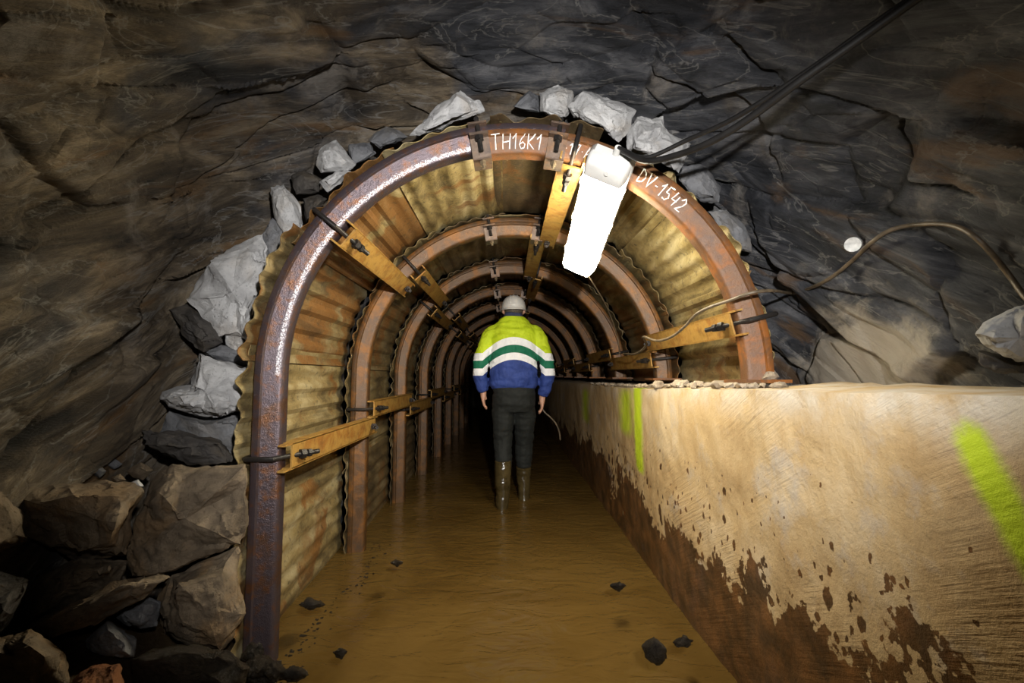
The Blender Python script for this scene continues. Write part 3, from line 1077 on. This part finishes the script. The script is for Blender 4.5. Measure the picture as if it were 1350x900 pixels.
# ------------------------------------------------------------------ stones
def stone(name, poly, depth, thick, mat, label, group=None, tilt=0.0, lean=0.0, rough=0.06, cuts=3, seed=None, front=0.62):
    """stone with the photographed outline as its largest section, real depth in front of and behind it"""
    seed = seed if seed is not None else rnd.random() * 90
    cx = sum(p[0] for p in poly) / len(poly); cy = sum(p[1] for p in poly) / len(poly)
    size = 0.0
    C = unproj(cx, cy, depth)
    P = []
    for (a, b) in poly:
        d = depth + tilt * (a - cx) / 100.0 + lean * (b - cy) / 100.0
        q = unproj(a, b, d)
        P.append(q); size = max(size, (q - C).length)
    n = len(P)
    ey = (C - Vector((0, 0, CAM_H))).normalized()
    bm = bmesh.new()
    loops = []
    r2 = random.Random(int(seed * 1000))
    for (k, off) in ((front * 0.98, -0.5), (0.93, -0.28), (1.0, 0.0), (0.86, 0.45), (0.5, 0.75)):
        loop = []
        sh = Vector((r2.uniform(-1, 1), 0, r2.uniform(-1, 1))) * size * 0.05
        for q in P:
            kk = k if off == 0.0 else k * (1 + r2.uniform(-0.22, 0.10))
            loop.append(bm.verts.new(C + (q - C) * kk + ey * thick * off * (1 + r2.uniform(-.45, .35)) + (sh if off != 0.0 else Vector())))
        loops.append(loop)
    for A_, B_ in zip(loops, loops[1:]):
        for i in range(n):
            bm.faces.new((A_[i], A_[(i + 1) % n], B_[(i + 1) % n], B_[i]))
    for lp, rev in ((loops[0], True), (loops[-1], False)):
        c = sum((x.co for x in lp), Vector()) / n
        cv = bm.verts.new(c + ey * thick * (-0.06 if rev else 0.1))
        for i in range(n):
            a, b = lp[i], lp[(i + 1) % n]
            bm.faces.new((b, a, cv) if rev else (a, b, cv))
    bmesh.ops.recalc_face_normals(bm, faces=bm.faces)
    for it in range(cuts):
        bmesh.ops.subdivide_edges(bm, edges=bm.edges, cuts=1, use_grid_fill=True, smooth=0.12 if it == 0 else 0.0)
        if len(bm.verts) > 6500: break
    bm.normal_update()
    k = 1.0 / max(0.03, size)
    for v in bm.verts:
        p = v.co * k * 1.7 + Vector((seed, seed, seed))
        d, pt = noise.voronoi(p * 1.3)
        h = 0.55 * (noise.cell(pt[0] * 9.1) - 0.5) + 0.9 * noise.fractal(p * 1.2, 1, 2, 4) + 0.35 * noise.fractal(p * 5, .9, 2, 3)
        v.co += v.normal * h * rough * size
    vs_ = [v.co.copy() for v in bm.verts]
    bm.verts.index_update()
    fs = [tuple(v.index for v in f.verts) for f in bm.faces]
    bm.free()
    o = mk(name, vs_, fs, mat, smooth=True, sharp=28)
    tag(o, label, 'stone', group)
    return o


PALE, GREY, DARK, BRN = M['stone_pale'], M['stone_grey'], M['stone_dark'], M['stone_brown']
GA = 'loose stones packed around the first arch'
stone('packing_stone', [(347, 307), (357, 340), (350, 370), (333, 420), (331, 449), (318, 446), (293, 440), (277, 427), (250, 393), (253, 380), (283, 343), (320, 317)], 1.86, 0.24, PALE,
      'largest pale grey pitted stone wedged left of the first arch', GA)
stone('packing_stone', [(221, 407), (247, 400), (272, 420), (295, 443), (296, 452), (267, 464), (247, 445)], 1.84, 0.14, DARK,
      'dark brown wedge stone under the largest pale stone', GA)
stone('packing_stone', [(296, 441), (320, 442), (325, 452), (310, 463), (297, 455)], 1.86, 0.10, PALE, 'tiny pale chip below the largest pale stone', GA)
stone('packing_stone', [(324, 458), (336, 448), (336, 480), (322, 470)], 1.88, 0.08, PALE, 'narrow pale chip beside the corrugated sheet edge at left', GA)
stone('packing_stone', [(265, 463), (290, 454), (330, 468), (330, 484), (287, 476)], 1.88, 0.14, GREY, 'flat dark grey slab lying on the pale jutting stone', GA)
stone('packing_stone', [(262, 466), (287, 472), (327, 483), (334, 500), (331, 538), (307, 541), (293, 550), (267, 548), (233, 538), (209, 526), (213, 517), (233, 510), (250, 507)], 1.82, 0.26, PALE,
      'pale grey stone with a pointed ledge jutting out left of the arch', GA)
stone('packing_stone', [(222, 540), (262, 546), (334, 538), (334, 612), (300, 612), (240, 590), (207, 570)], 1.92, 0.26, GREY, 'broad grey stone beneath the pale jutting stone', GA)
stone('packing_stone', [(187, 566), (235, 568), (290, 581), (309, 598), (308, 610), (250, 608), (215, 598), (191, 584)], 1.72, 0.20, DARK, 'flat dark brown slab lying on the left rubble ledge', GA)
stone('packing_stone', [(357, 247), (373, 243), (398, 272), (398, 303), (372, 308), (358, 280)], 1.88, 0.14, PALE, 'upright light grey stone at the left shoulder of the arch', GA)
stone('packing_stone', [(344, 310), (360, 288), (373, 302), (369, 337), (352, 343)], 1.90, 0.12, GREY, 'small grey stone between largest pale stone and arch shoulder', GA)
stone('packing_stone', [(383, 232), (400, 224), (424, 236), (421, 254), (390, 257)], 1.92, 0.12, DARK, 'small dark stone below the white stone at upper left', GA)
stone('packing_stone', [(416, 218), (422, 193), (443, 184), (468, 216), (460, 226), (423, 228)], 1.86, 0.14, PALE, 'white angular stone over the arch at upper left', GA)
stone('packing_stone', [(422, 240), (443, 226), (462, 226), (432, 254)], 1.84, 0.10, PALE, 'thin white sliver stone touching the upper left sheet edge', GA)
stone('packing_stone', [(458, 190), (487, 188), (496, 202), (466, 217)], 1.92, 0.12, GREY, 'dark grey stone right of the white angular stone', GA)
stone('packing_stone', [(485, 185), (510, 166), (540, 180), (502, 195)], 1.92, 0.12, GREY, 'flat dark grey stone left of the long pale crown stone', GA)
stone('packing_stone', [(538, 180), (557, 157), (593, 131), (607, 118), (630, 134), (638, 146), (600, 161), (562, 178)], 1.80, 0.18, PALE, 'long pale pointed stone lying over the crown left of the lettering', GA)
stone('packing_stone', [(676, 140), (698, 119), (711, 127), (712, 148)], 1.92, 0.12, GREY, 'small dark grey stone above the chalk letters', GA)
stone('packing_stone', [(711, 122), (736, 112), (758, 118), (754, 147), (746, 155), (712, 148)], 1.86, 0.14, PALE, 'squarish light stone above the crown clamp', GA)
stone('packing_stone', [(749, 140), (769, 118), (800, 128), (838, 146), (828, 172), (816, 188), (792, 167), (757, 154)], 1.82, 0.18, PALE, 'broad pale block with a split edge above the lamp', GA)
stone('packing_stone', [(826, 176), (840, 155), (875, 152), (880, 174), (909, 191), (895, 229), (870, 215), (828, 196)], 1.84, 0.18, PALE, 'pale stone behind the cables right of the lamp', GA)
stone('packing_stone', [(876, 160), (902, 154), (906, 178), (882, 182)], 1.94, 0.12, GREY, 'small grey stone behind the cable crossing', GA)
stone('packing_stone', [(900, 219), (926, 215), (952, 246), (948, 267), (923, 266), (893, 236)], 1.84, 0.15, GREY, 'grey rounded stone beside the DV 1542 chalk lettering', GA)
stone('packing_stone', [(933, 280), (958, 276), (985, 300), (990, 332), (966, 326)], 1.88, 0.14, GREY, 'dark grey stone low on the right shoulder of the arch', GA)
stone('packing_stone', [(400, 262), (420, 256), (432, 262), (404, 292)], 1.94, 0.10, DARK, 'small dark stone filling behind the left shoulder sheet edge', GA)

stone('ledge_boulder', [(1286, 440), (1298, 426), (1330, 409), (1352, 403), (1400, 408), (1425, 440), (1410, 476), (1350, 480), (1320, 470), (1297, 458)], 0.92, 0.16, PALE,
      'white rough boulder lying on the concrete wall at the right edge', None)
stone('ledge_stone', [(1292, 462), (1318, 466), (1352, 480), (1350, 492), (1310, 490), (1290, 476)], 0.96, 0.08, DARK, 'dark stone under the white boulder on the wall', None)

GB = 'boulders of the left rubble wall'
stone('rubble_block', [(18, 652), (89, 632), (178, 638), (194, 648), (176, 687), (166, 731), (100, 740), (36, 708)], 1.48, 0.40, BRN, 'large flat-topped brown block on the left rubble wall', GB, rough=0.055, cuts=4)
stone('rubble_block', [(197, 634), (228, 611), (322, 611), (327, 633), (318, 716), (249, 738), (178, 762), (169, 731), (177, 687)], 1.56, 0.36, BRN, 'big sloping brown slab block beside the first arch leg', GB, rough=0.055, cuts=4)
stone('rubble_block', [(20, 834), (71, 808), (142, 772), (210, 752), (222, 760), (178, 791), (64, 842)], 1.38, 0.24, BRN, 'long thin brown slab lying slanted in the left rubble', GB, rough=0.055, cuts=4)
stone('rubble_block', [(8, 802), (46, 756), (107, 736), (170, 738), (158, 767), (89, 802), (21, 834)], 1.50, 0.30, BRN, 'dark brown block resting on the long slanted slab', GB, rough=0.055, cuts=4)
stone('rubble_block', [(208, 792), (228, 758), (313, 722), (318, 808), (294, 860), (213, 840)], 1.54, 0.30, BRN, 'rough pitted block under the sloping slab by the arch foot', GB, cuts=4)
stone('rubble_block', [(150, 813), (192, 785), (212, 793), (208, 824), (185, 828)], 1.46, 0.16, GREY, 'small grey stone in the gap below the slanted slab', GB, cuts=4)
stone('rubble_block', [(112, 845), (142, 818), (180, 843), (176, 864), (124, 860)], 1.40, 0.16, GREY, 'small angular grey stone low in the left rubble', GB, cuts=4)
stone('rubble_block', [(-30, 848), (0, 842), (36, 834), (88, 864), (90, 915), (-30, 915)], 1.26, 0.24, BRN, 'rounded brown boulder in the bottom left corner', GB, cuts=4)
stone('rubble_block', [(96, 898), (122, 878), (158, 877), (164, 925), (90, 925)], 1.28, 0.16, M['stone_rust'], 'rust red stone at the bottom of the left rubble', GB, cuts=4)
stone('rubble_block', [(-45, 636), (-5, 640), (18, 660), (34, 712), (-5, 735), (-45, 735)], 1.36, 0.34, BRN, 'brown block cut by the left frame edge', GB, rough=0.055, cuts=4)
stone('rubble_block', [(-45, 765), (0, 752), (30, 768), (20, 812), (-5, 838), (-45, 838)], 1.30, 0.30, DARK, 'dark boulder at the left frame edge below the blocks', GB, seed=5.3, cuts=4)
stone('rubble_block', [(178, 868), (230, 852), (302, 852), (330, 880), (318, 918), (190, 918)], 1.40, 0.22, M['stone_wet'], 'wet black boulder at the foot of the rubble by the water', GB, cuts=4)
GP = 'small stones on top of the left rubble wall'
for n_, (poly, dp, mt, lb) in enumerate([
    ([(165, 622), (184, 609), (202, 620), (188, 634)], 1.62, BRN, 'largest tan pebble on the flat-topped rubble block'),
    ([(120, 622), (130, 615), (140, 621), (131, 630)], 1.60, GREY, 'grey pebble left of the largest tan pebble'),
    ([(146, 630), (158, 624), (167, 633), (152, 639)], 1.56, BRN, 'tan pebble just in front of the largest tan pebble'),
    ([(100, 628), (112, 620), (120, 629), (108, 636)], 1.58, BRN, 'leftmost tan pebble of the ledge pebbles'),
    ([(168, 638), (182, 632), (190, 641), (176, 646)], 1.50, PALE, 'pale pebble at the right end of the flat-topped block'),
    ([(138, 612), (150, 604), (162, 612), (150, 619)], 1.68, GREY, 'small grey pebble farthest back on the left ledge'),
    ([(70, 634), (86, 627), (96, 636), (80, 642)], 1.54, GREY, 'flat grey pebble on the left of the flat-topped block')]):
    stone('ledge_pebble', poly, dp, 0.05, mt, lb, GP, cuts=2)

GW = 'stones lying in the water'
stone('water_stone', [(846, 852), (862, 838), (878, 852), (880, 868), (868, 878), (850, 866)], 1.53, 0.09, M['stone_wet'], 'largest black wet stone poking out of the water near the wall', GW, rough=0.16)
stone('water_stone', [(886, 846), (900, 837), (914, 843), (908, 852), (892, 852)], 1.60, 0.06, M['stone_wet'], 'small black wet stone between largest stone and the concrete wall', GW, cuts=3, rough=0.16)
stone('water_stone', [(804, 772), (816, 766), (826, 772), (814, 779)], 1.98, 0.05, M['stone_wet'], 'small dark stone breaking the water midway along the wall', GW, cuts=3, rough=0.16)
stone('water_stone', [(438, 860), (448, 852), (458, 858), (450, 868)], 1.52, 0.05, M['stone_wet'], 'small black stone in the water near the left arch leg', GW, cuts=3, rough=0.16)
stone('water_stone', [(514, 742), (522, 737), (532, 741), (524, 747)], 2.2, 0.05, M['stone_wet'], 'small dark stone in the water off the second arch leg', GW, cuts=3, rough=0.16)

stone('foot_stone', [(308, 884), (330, 868), (352, 866), (376, 876), (380, 892), (350, 902), (318, 900)], 1.56, 0.16, M['stone_wet'], 'wet black stone against the foot of the first arch left leg', None, rough=0.16)
stone('foot_stone', [(368, 886), (384, 878), (402, 882), (408, 890), (392, 896), (372, 895)], 1.52, 0.10, M['stone_wet'], 'wet stone at the water edge right of the first arch left leg', None, cuts=3, rough=0.16)
stone('foot_stone', [(318, 862), (332, 846), (346, 848), (350, 862), (340, 872), (322, 872)], 1.66, 0.10, M['stone_wet'], 'wet stone wedged between sheet edge and first arch left leg', None, cuts=3, rough=0.16)
stone('foot_stone', [(394, 796), (406, 788), (420, 790), (428, 797), (414, 802), (400, 801)], 1.86, 0.08, M['stone_wet'], 'wet stone under the left wall sheet between first and second arch', None, cuts=3, rough=0.16)


def chips(name, n, gen, mat, label, cat, size):
    mb = MB()
    for i in range(n):
        c, s = gen(i)
        pts = [Vector((rnd.gauss(0, 1), rnd.gauss(0, 1), rnd.gauss(0, 1))).normalized() for _ in range(9)]
        bm = bmesh.new()
        for p in pts:
            bm.verts.new(Vector(c) + Vector((p.x * s, p.y * s, p.z * s * 0.6)))
        r = bmesh.ops.convex_hull(bm, input=bm.verts)
        bm.verts.index_update()
        mb.add([v.co.copy() for v in bm.verts], [tuple(v.index for v in f.verts) for f in bm.faces])
        bm.free()
    o = mb.build(name, mat)
    return tag(o, label, cat, kind='stuff')


def g_ledge(i):
    Y = rnd.uniform(1.5, 4.2); x = WX + 0.02 + rnd.random() ** 1.5 * 0.16
    return (x, Y, wall_top(Y) + 0.004), rnd.uniform(0.008, 0.026)


def g_bank(i):
    Y = rnd.uniform(1.35, 2.9)
    x = -0.815 + abs(rnd.gauss(0, 0.045)) + 0.05 * math.exp(-((Y - 2.45) / 0.25) ** 2)
    return (x, Y, -0.002 + rnd.uniform(-0.006, 0.003)), rnd.uniform(0.004, 0.012)


chips('ledge_gravel', 190, g_ledge, M['gravel'], 'loose gravel scattered on top of the concrete wall under the arches', 'gravel', 0)
chips('bank_gravel', 320, g_bank, M['stone_wet'], 'wet glinting gravel along the left water edge', 'gravel', 0)
GL = 'stones on the concrete ledge'
for (px, dp, w, h, lb) in [(897, 2.15, 14, 9, 'tan stone on the ledge between first and second arch'), (921, 2.0, 11, 7, 'small tan stone on the ledge left of the first arch foot'),
                           (948, 1.86, 13, 8, 'tan stone on the ledge just left of the first arch foot'), (868, 2.38, 9, 8, 'tan stone on the ledge near the second arch foot')]:
    y = 509
    stone('ledge_stone', [(px - w, y - 2), (px - w * .5, y - h), (px + w * .6, y - h * .9), (px + w, y - 1), (px + w * .4, y + 4), (px - w * .6, y + 4)], dp, 0.07, M['gravel'], lb, GL, cuts=2)
stone('ledge_stone', [(1004, 500), (1010, 489), (1022, 488), (1028, 497), (1018, 504)], 1.70, 0.06, M['gravel'], 'small tan stone against the right side of the first arch foot', GL, cuts=2)

# ------------------------------------------------------------------ cables and marker
def cable(name, pts, r, mat, label, n=8):
    mb = MB()
    mb.tube(spline(pts, 7), r, n)
    o = mb.build(name, mat, smooth=True, sharp=60)
    return tag(o, label, 'cable')


gl = LA + LUP * 0.02 + LSD * 0.012 - LAX * 0.03
cable('power_cable', [gl, unproj(850, 208, 1.52), unproj(905, 185, 1.42), unproj(960, 160, 1.30), unproj(1010, 130, 1.20), unproj(1080, 83, 1.08), unproj(1150, 33, 0.98), unproj(1215, -12, 0.90)], 0.0075, M['cable_black'],
      'upper thin black cable running from the lamp to the top right corner')
cable('power_cable', [gl + Vector((0.015, 0, -0.012)), unproj(852, 212, 1.50), unproj(890, 205, 1.42), unproj(935, 188, 1.32), unproj(985, 158, 1.22), unproj(1050, 110, 1.10), unproj(1130, 54, 0.99), unproj(1225, -14, 0.88)], 0.011, M['cable_black'],
      'lower thick black cable running from the lamp to the top right corner')
pr = [(1385, 425), (1352, 392), (1330, 362), (1308, 335), (1285, 312), (1262, 299), (1235, 295), (1200, 297), (1172, 304), (1148, 320), (1125, 342), (1098, 364), (1070, 379), (1043, 386)]
pts = [on_rock(x, y, 0.035) for x, y in pr]
pts += [unproj(1018, 383, 1.62), unproj(990, 386, 1.60), unproj(962, 396, 1.66), unproj(938, 404, 1.74), unproj(918, 414, 1.84), unproj(903, 430, 1.94), unproj(885, 444, 2.06), unproj(866, 449, 2.2), unproj(848, 444, 2.36), unproj(852, 455, 2.5), unproj(838, 466, 2.7), unproj(822, 466, 3.0)]
cable('slack_cable', pts, 0.0062, M['cable_tan'], 'dusty looping cable along the right rock wall onto the strut')
cable('thin_wire', [LB + LUP * 0.015 - LAX * 0.01, unproj(781, 372, 2.45), unproj(800, 405, 2.7), unproj(813, 440, 2.95), unproj(817, 466, 3.05)], 0.004, M['cable_tan'], 'thin pale wire hanging from the far end of the lamp')

mp = on_rock(1125, 322, 0.012)
nrm = (Vector((0, 0.3, CAM_H)) - mp).normalized()
mm = MB(); mm.tube([mp + nrm * 0.010, mp + nrm * 0.016, mp - nrm * 0.03], [0.017, 0.023, 0.023], 16)
tag(mm.build('survey_marker', M['marker'], smooth=True, sharp=40), 'round white survey marker fixed to the right rock wall', 'marker')

# ------------------------------------------------------------------ the man walking away
PX, PY = 0.058, 3.72


def person():
    W = lambda x, y, z: Vector((PX + x, PY + y, z))
    root_loc = Vector((PX, PY, 0))
    # body: one skinned figure
    V = []; E = []; R = []

    def add(p, r, prev=None):
        V.append(Vector(p)); R.append(r)
        if prev is not None: E.append((prev, len(V) - 1))
        return len(V) - 1
    pel = add((0, 0, 0.88), (0.10, 0.075))
    sp1 = add((0, 0.0, 1.08), (0.12, 0.09), pel)
    sp2 = add((0, 0.01, 1.28), (0.11, 0.08), sp1)
    sp3 = add((0, 0.02, 1.39), (0.075, 0.06), sp2)
    nk = add((0, 0.05, 1.50), (0.058, 0.058), sp3)
    h0 = add((0, 0.075, 1.55), (0.068, 0.080), nk)
    h1 = add((0, 0.09, 1.60), (0.075, 0.092), h0)
    add((0, 0.09, 1.66), (0.055, 0.07), h1)
    for sx, hand in ((-1, (-0.250, 0.02, 0.865)), (1, (0.236, 0.05, 0.825))):
        sh = add((sx * 0.165, 0.012, 1.372), (0.036, 0.036), sp3)
        el = add((sx * 0.272, -0.022, 1.13), (0.034, 0.034), sh)
        wr_ = add((hand[0], hand[1], hand[2] + 0.06), (0.028, 0.024), el)
        pm = add((hand[0], hand[1] + 0.01, hand[2] - 0.005), (0.028, 0.040), wr_)
        for k, (dy, ln) in enumerate(((-0.030, 0.056), (-0.010, 0.066), (0.011, 0.070), (0.031, 0.062))):
            b0 = add((hand[0] - sx * 0.002, hand[1] + 0.012 + dy, hand[2] - 0.045), (0.0115, 0.0115), pm)
            b1 = add((hand[0] - sx * 0.010, hand[1] + 0.016 + dy, hand[2] - 0.045 - ln * 0.55), (0.0105, 0.0105), b0)
            add((hand[0] - sx * 0.030, hand[1] + 0.018 + dy, hand[2] - 0.045 - ln * 0.95), (0.009, 0.009), b1)
        t0 = add((hand[0] - sx * 0.012, hand[1] + 0.048, hand[2] + 0.005), (0.011, 0.011), pm)
        add((hand[0] - sx * 0.022, hand[1] + 0.064, hand[2] - 0.035), (0.009, 0.009), t0)
    for sx, fy, fz in ((-1, -0.06, -0.05), (1, 0.20, -0.03)):
        hp = add((sx * 0.085, 0, 0.79), (0.058, 0.06), pel)
        kn = add((sx * 0.088, fy * 0.4 + 0.04, 0.45), (0.05, 0.055), hp)
        an = add((sx * 0.085, fy, 0.05), (0.036, 0.04), kn)
        add((sx * 0.095, fy + 0.14, fz), (0.035, 0.03), an)
    me = bpy.data.meshes.new('person')
    me.from_pydata(V, E, [])
    body = bpy.data.objects.new('person', me)
    COL.objects.link(body)
    body.location = root_loc
    body['_w'] = root_loc
    sk = body.modifiers.new('skin', 'SKIN')
    sk.use_smooth_shade = True
    ld = me.skin_vertices[0].data
    for i, r in enumerate(R):
        ld[i].radius = r
        ld[i].use_root = (i == 0)
    sub = body.modifiers.new('sub', 'SUBSURF'); sub.levels = 2; sub.render_levels = 2
    me.materials.append(M['skin'])
    tag(body, 'person in white helmet and yellow, green and blue reflective jacket walking away through the water', 'person')

    def ringloft(mb, rings, n=24, ex=2.3):
        v = []; f = []
        for (c, hx, hy) in rings:
            for k in range(n):
                a = 2 * pi * k / n
                ca, sa = cos(a), sin(a)
                v.append(W(c[0] + hx * math.copysign(abs(ca) ** (2 / ex), ca), c[1] + hy * math.copysign(abs(sa) ** (2 / ex), sa), c[2]))
        for i in range(len(rings) - 1):
            for k in range(n):
                a = i * n + k; b = i * n + (k + 1) % n
                f.append((a, b, b + n, a + n))
        f.append(tuple(reversed(range(n)))); f.append(tuple(range((len(rings) - 1) * n, len(rings) * n)))
        mb.add(v, f)

    def cloth(name, mb, mat, vox, fold, lab=None, parent=body):
        o = mk(name, mb.v, mb.f, mat, parent)
        md = o.modifiers.new('weld', 'REMESH'); md.mode = 'VOXEL'; md.voxel_size = vox * 0.75; md.use_smooth_shade = True
        s = o.modifiers.new('soft', 'SMOOTH'); s.factor = 0.5; s.iterations = 4
        dg = bpy.context.evaluated_depsgraph_get()
        m2 = bpy.data.meshes.new_from_object(o.evaluated_get(dg))
        o.modifiers.clear()
        nr = [v.normal.copy() for v in m2.vertices]
        for v, vn in zip(m2.vertices, nr):
            p = Vector(v.co)
            q = Vector((p.x * 9, p.y * 9, p.z * 13))
            v.co = p + vn * fold * (noise.fractal(q, 1, 2, 3) + 0.6 * noise.noise(Vector((p.x * 5, p.y * 5, p.z * 32))))
        m2.polygons.foreach_set('use_smooth', [True] * len(m2.polygons))
        old = o.data; o.data = m2; bpy.data.meshes.remove(old)
        if lab: o['label'] = lab
        return o
    j = MB()
    ringloft(j, [((0, 0.01, 0.925), 0.178, 0.120), ((0, 0.01, 0.95), 0.196, 0.138), ((0, 0.005, 1.0), 0.203, 0.146), ((0, 0.0, 1.1), 0.192, 0.140), ((0, 0.0, 1.22), 0.188, 0.135),
                 ((0, 0.005, 1.34), 0.192, 0.130), ((0, 0.012, 1.40), 0.190, 0.118), ((0, 0.02, 1.445), 0.155, 0.100), ((0, 0.03, 1.49), 0.115, 0.085), ((0, 0.045, 1.515), 0.078, 0.076), ((0, 0.052, 1.548), 0.072, 0.074)])
    for sx, e in ((-1, (-0.246, 0.02, 0.90)), (1, (0.240, 0.045, 0.875))):
        path = [W(sx * 0.135, 0.015, 1.395), W(sx * 0.190, 0.005, 1.365), W(sx * 0.235, -0.01, 1.26), W(sx * 0.268, -0.025, 1.14), W(sx * 0.275, -0.015, 1.05), W(sx * 0.265, 0.005, 0.97), W(e[0], e[1], e[2])]
        j.tube(spline(path, 4), [0.055, 0.060, 0.063, 0.065, 0.066, 0.065, 0.064, 0.063, 0.063, 0.062, 0.062, 0.062, 0.062, 0.062, 0.061, 0.060, 0.060, 0.059, 0.058, 0.056, 0.054, 0.052, 0.050, 0.047, 0.043], 14)
    cloth('jacket', j, M['jacket'], 0.011, 0.010, 'yellow, green and blue jacket with silver reflective bands')
    t = MB()
    ringloft(t, [((0, 0.01, 0.74), 0.155, 0.095), ((0, 0.0, 0.80), 0.172, 0.120), ((0, 0.0, 0.88), 0.175, 0.122), ((0, 0.0, 0.97), 0.168, 0.115)])
    for sx, fy in ((-1, -0.06), (1, 0.20)):
        t.tube(spline([W(sx * 0.085, 0, 0.84), W(sx * 0.088, fy * 0.2 + 0.02, 0.66), W(sx * 0.088, fy * 0.4 + 0.04, 0.46), W(sx * 0.086, fy * 0.75 + 0.01, 0.28)], 4), [0.092, 0.092, 0.091, 0.089, 0.087, 0.084, 0.081, 0.077, 0.074, 0.072, 0.071, 0.070, 0.068], 14)
    cloth('trousers', t, M['jeans'], 0.011, 0.009)
    for sx, fy in ((-1, -0.06), (1, 0.20)):
        b = MB()
        ringloft(b, [((sx * 0.087, fy * 0.8 + 0.01, 0.36), 0.068, 0.075), ((sx * 0.087, fy * 0.9, 0.22), 0.064, 0.070), ((sx * 0.087, fy, 0.10), 0.052, 0.060), ((sx * 0.09, fy + 0.01, 0.03), 0.050, 0.072),
                     ((sx * 0.092, fy + 0.04, -0.02), 0.052, 0.115), ((sx * 0.093, fy + 0.055, -0.07), 0.052, 0.135), ((sx * 0.093, fy + 0.055, -0.09), 0.05, 0.13)], 18, 2.2)
        cloth('boot', b, M['boot'], 0.009, 0.006, 'wet rubber boot')
    # helmet: shell, rim, ridge
    hv = []; hf = []
    n = 28
    C = Vector((0, 0.085, 1.585))
    rows = [(0.0, 1.0), (0.25, 0.985), (0.5, 0.91), (0.7, 0.77), (0.85, 0.58), (0.95, 0.34), (1.0, 0.0)]
    for (h, k) in rows[:-1]:
        for i in range(n):
            a = 2 * pi * i / n
            hv.append(W(C.x + 0.103 * k * cos(a), C.y + 0.132 * k * sin(a), C.z + h * 0.122))
    top = len(hv); hv.append(W(C.x, C.y, C.z + 0.122))
    for r_ in range(len(rows) - 2):
        for i in range(n):
            a = r_ * n + i; b_ = r_ * n + (i + 1) % n
            hf.append((a, b_, b_ + n, a + n))
    for i in range(n):
        hf.append(((len(rows) - 2) * n + i, (len(rows) - 2) * n + (i + 1) % n, top))
    hel = mk('helmet', hv, hf, M['helmet'], body, smooth=True)
    so = hel.modifiers.new('thick', 'SOLIDIFY'); so.thickness = 0.004
    rim = MB()
    ring = []
    for i in range(n):
        a = 2 * pi * i / n
        ext = 0.012 + (0.045 * max(0, sin(a)) ** 2)
        ring.append((W(C.x + 0.100 * cos(a), C.y + 0.129 * sin(a), C.z + 0.004), W(C.x + (0.103 + ext * 0.6) * cos(a), C.y + (0.132 + ext) * sin(a), C.z - 0.010)))
    vv = []; ff = []
    for (p, q) in ring: vv += [p, q, q - Vector((0, 0, .004)), p - Vector((0, 0, .004))]
    for i in range(n):
        a = i * 4; b_ = ((i + 1) % n) * 4
        for k in range(4):
            ff.append((a + k, a + (k + 1) % 4, b_ + (k + 1) % 4, b_ + k))
    mk('brim', vv, ff, M['helmet'], hel, smooth=True, sharp=40)
    for dx in (-0.03, 0, 0.03):
        MB().tube([W(C.x + dx, C.y + 0.125 * cos(a), C.z + 0.118 * sin(a) + (0.006 - abs(dx) * 0.16)) for a in [pi * k / 12 for k in range(1, 12)]], 0.006, 6).build('ridge', M['helmet'], hel, smooth=True)
    # hair at the back of the neck, ears
    hb = MB()
    ringloft(hb, [((0, 0.075, 1.535), 0.060, 0.070), ((0, 0.082, 1.56), 0.074, 0.088), ((0, 0.085, 1.60), 0.082, 0.100)], 20, 2)
    hb.build('hair', M['hair'], body, smooth=True)
    for sx in (-1, 1):
        e = MB(); e.tube([W(sx * 0.076, 0.085, 1.545), W(sx * 0.086, 0.075, 1.56), W(sx * 0.088, 0.072, 1.58), W(sx * 0.080, 0.08, 1.60)], [0.007, 0.011, 0.012, 0.006], 8)
        e.build('ear', M['skin'], body, smooth=True)
    return W


W = person()
h = [W(0.232, 0.07, 0.80), W(0.236, 0.06, 0.765), W(0.255, 0.05, 0.73), W(0.30, 0.05, 0.69), W(0.345, 0.06, 0.64), W(0.375, 0.07, 0.57), W(0.385, 0.08, 0.50)]
mb = MB(); mb.tube(spline(h, 5), 0.0065, 8)
tag(mb.build('held_hose', M['cable_tan'], smooth=True), 'short pale hose dangling from the right hand of the person', 'hose')

for o in list(SC.objects):
    if '_w' in o: del o['_w']
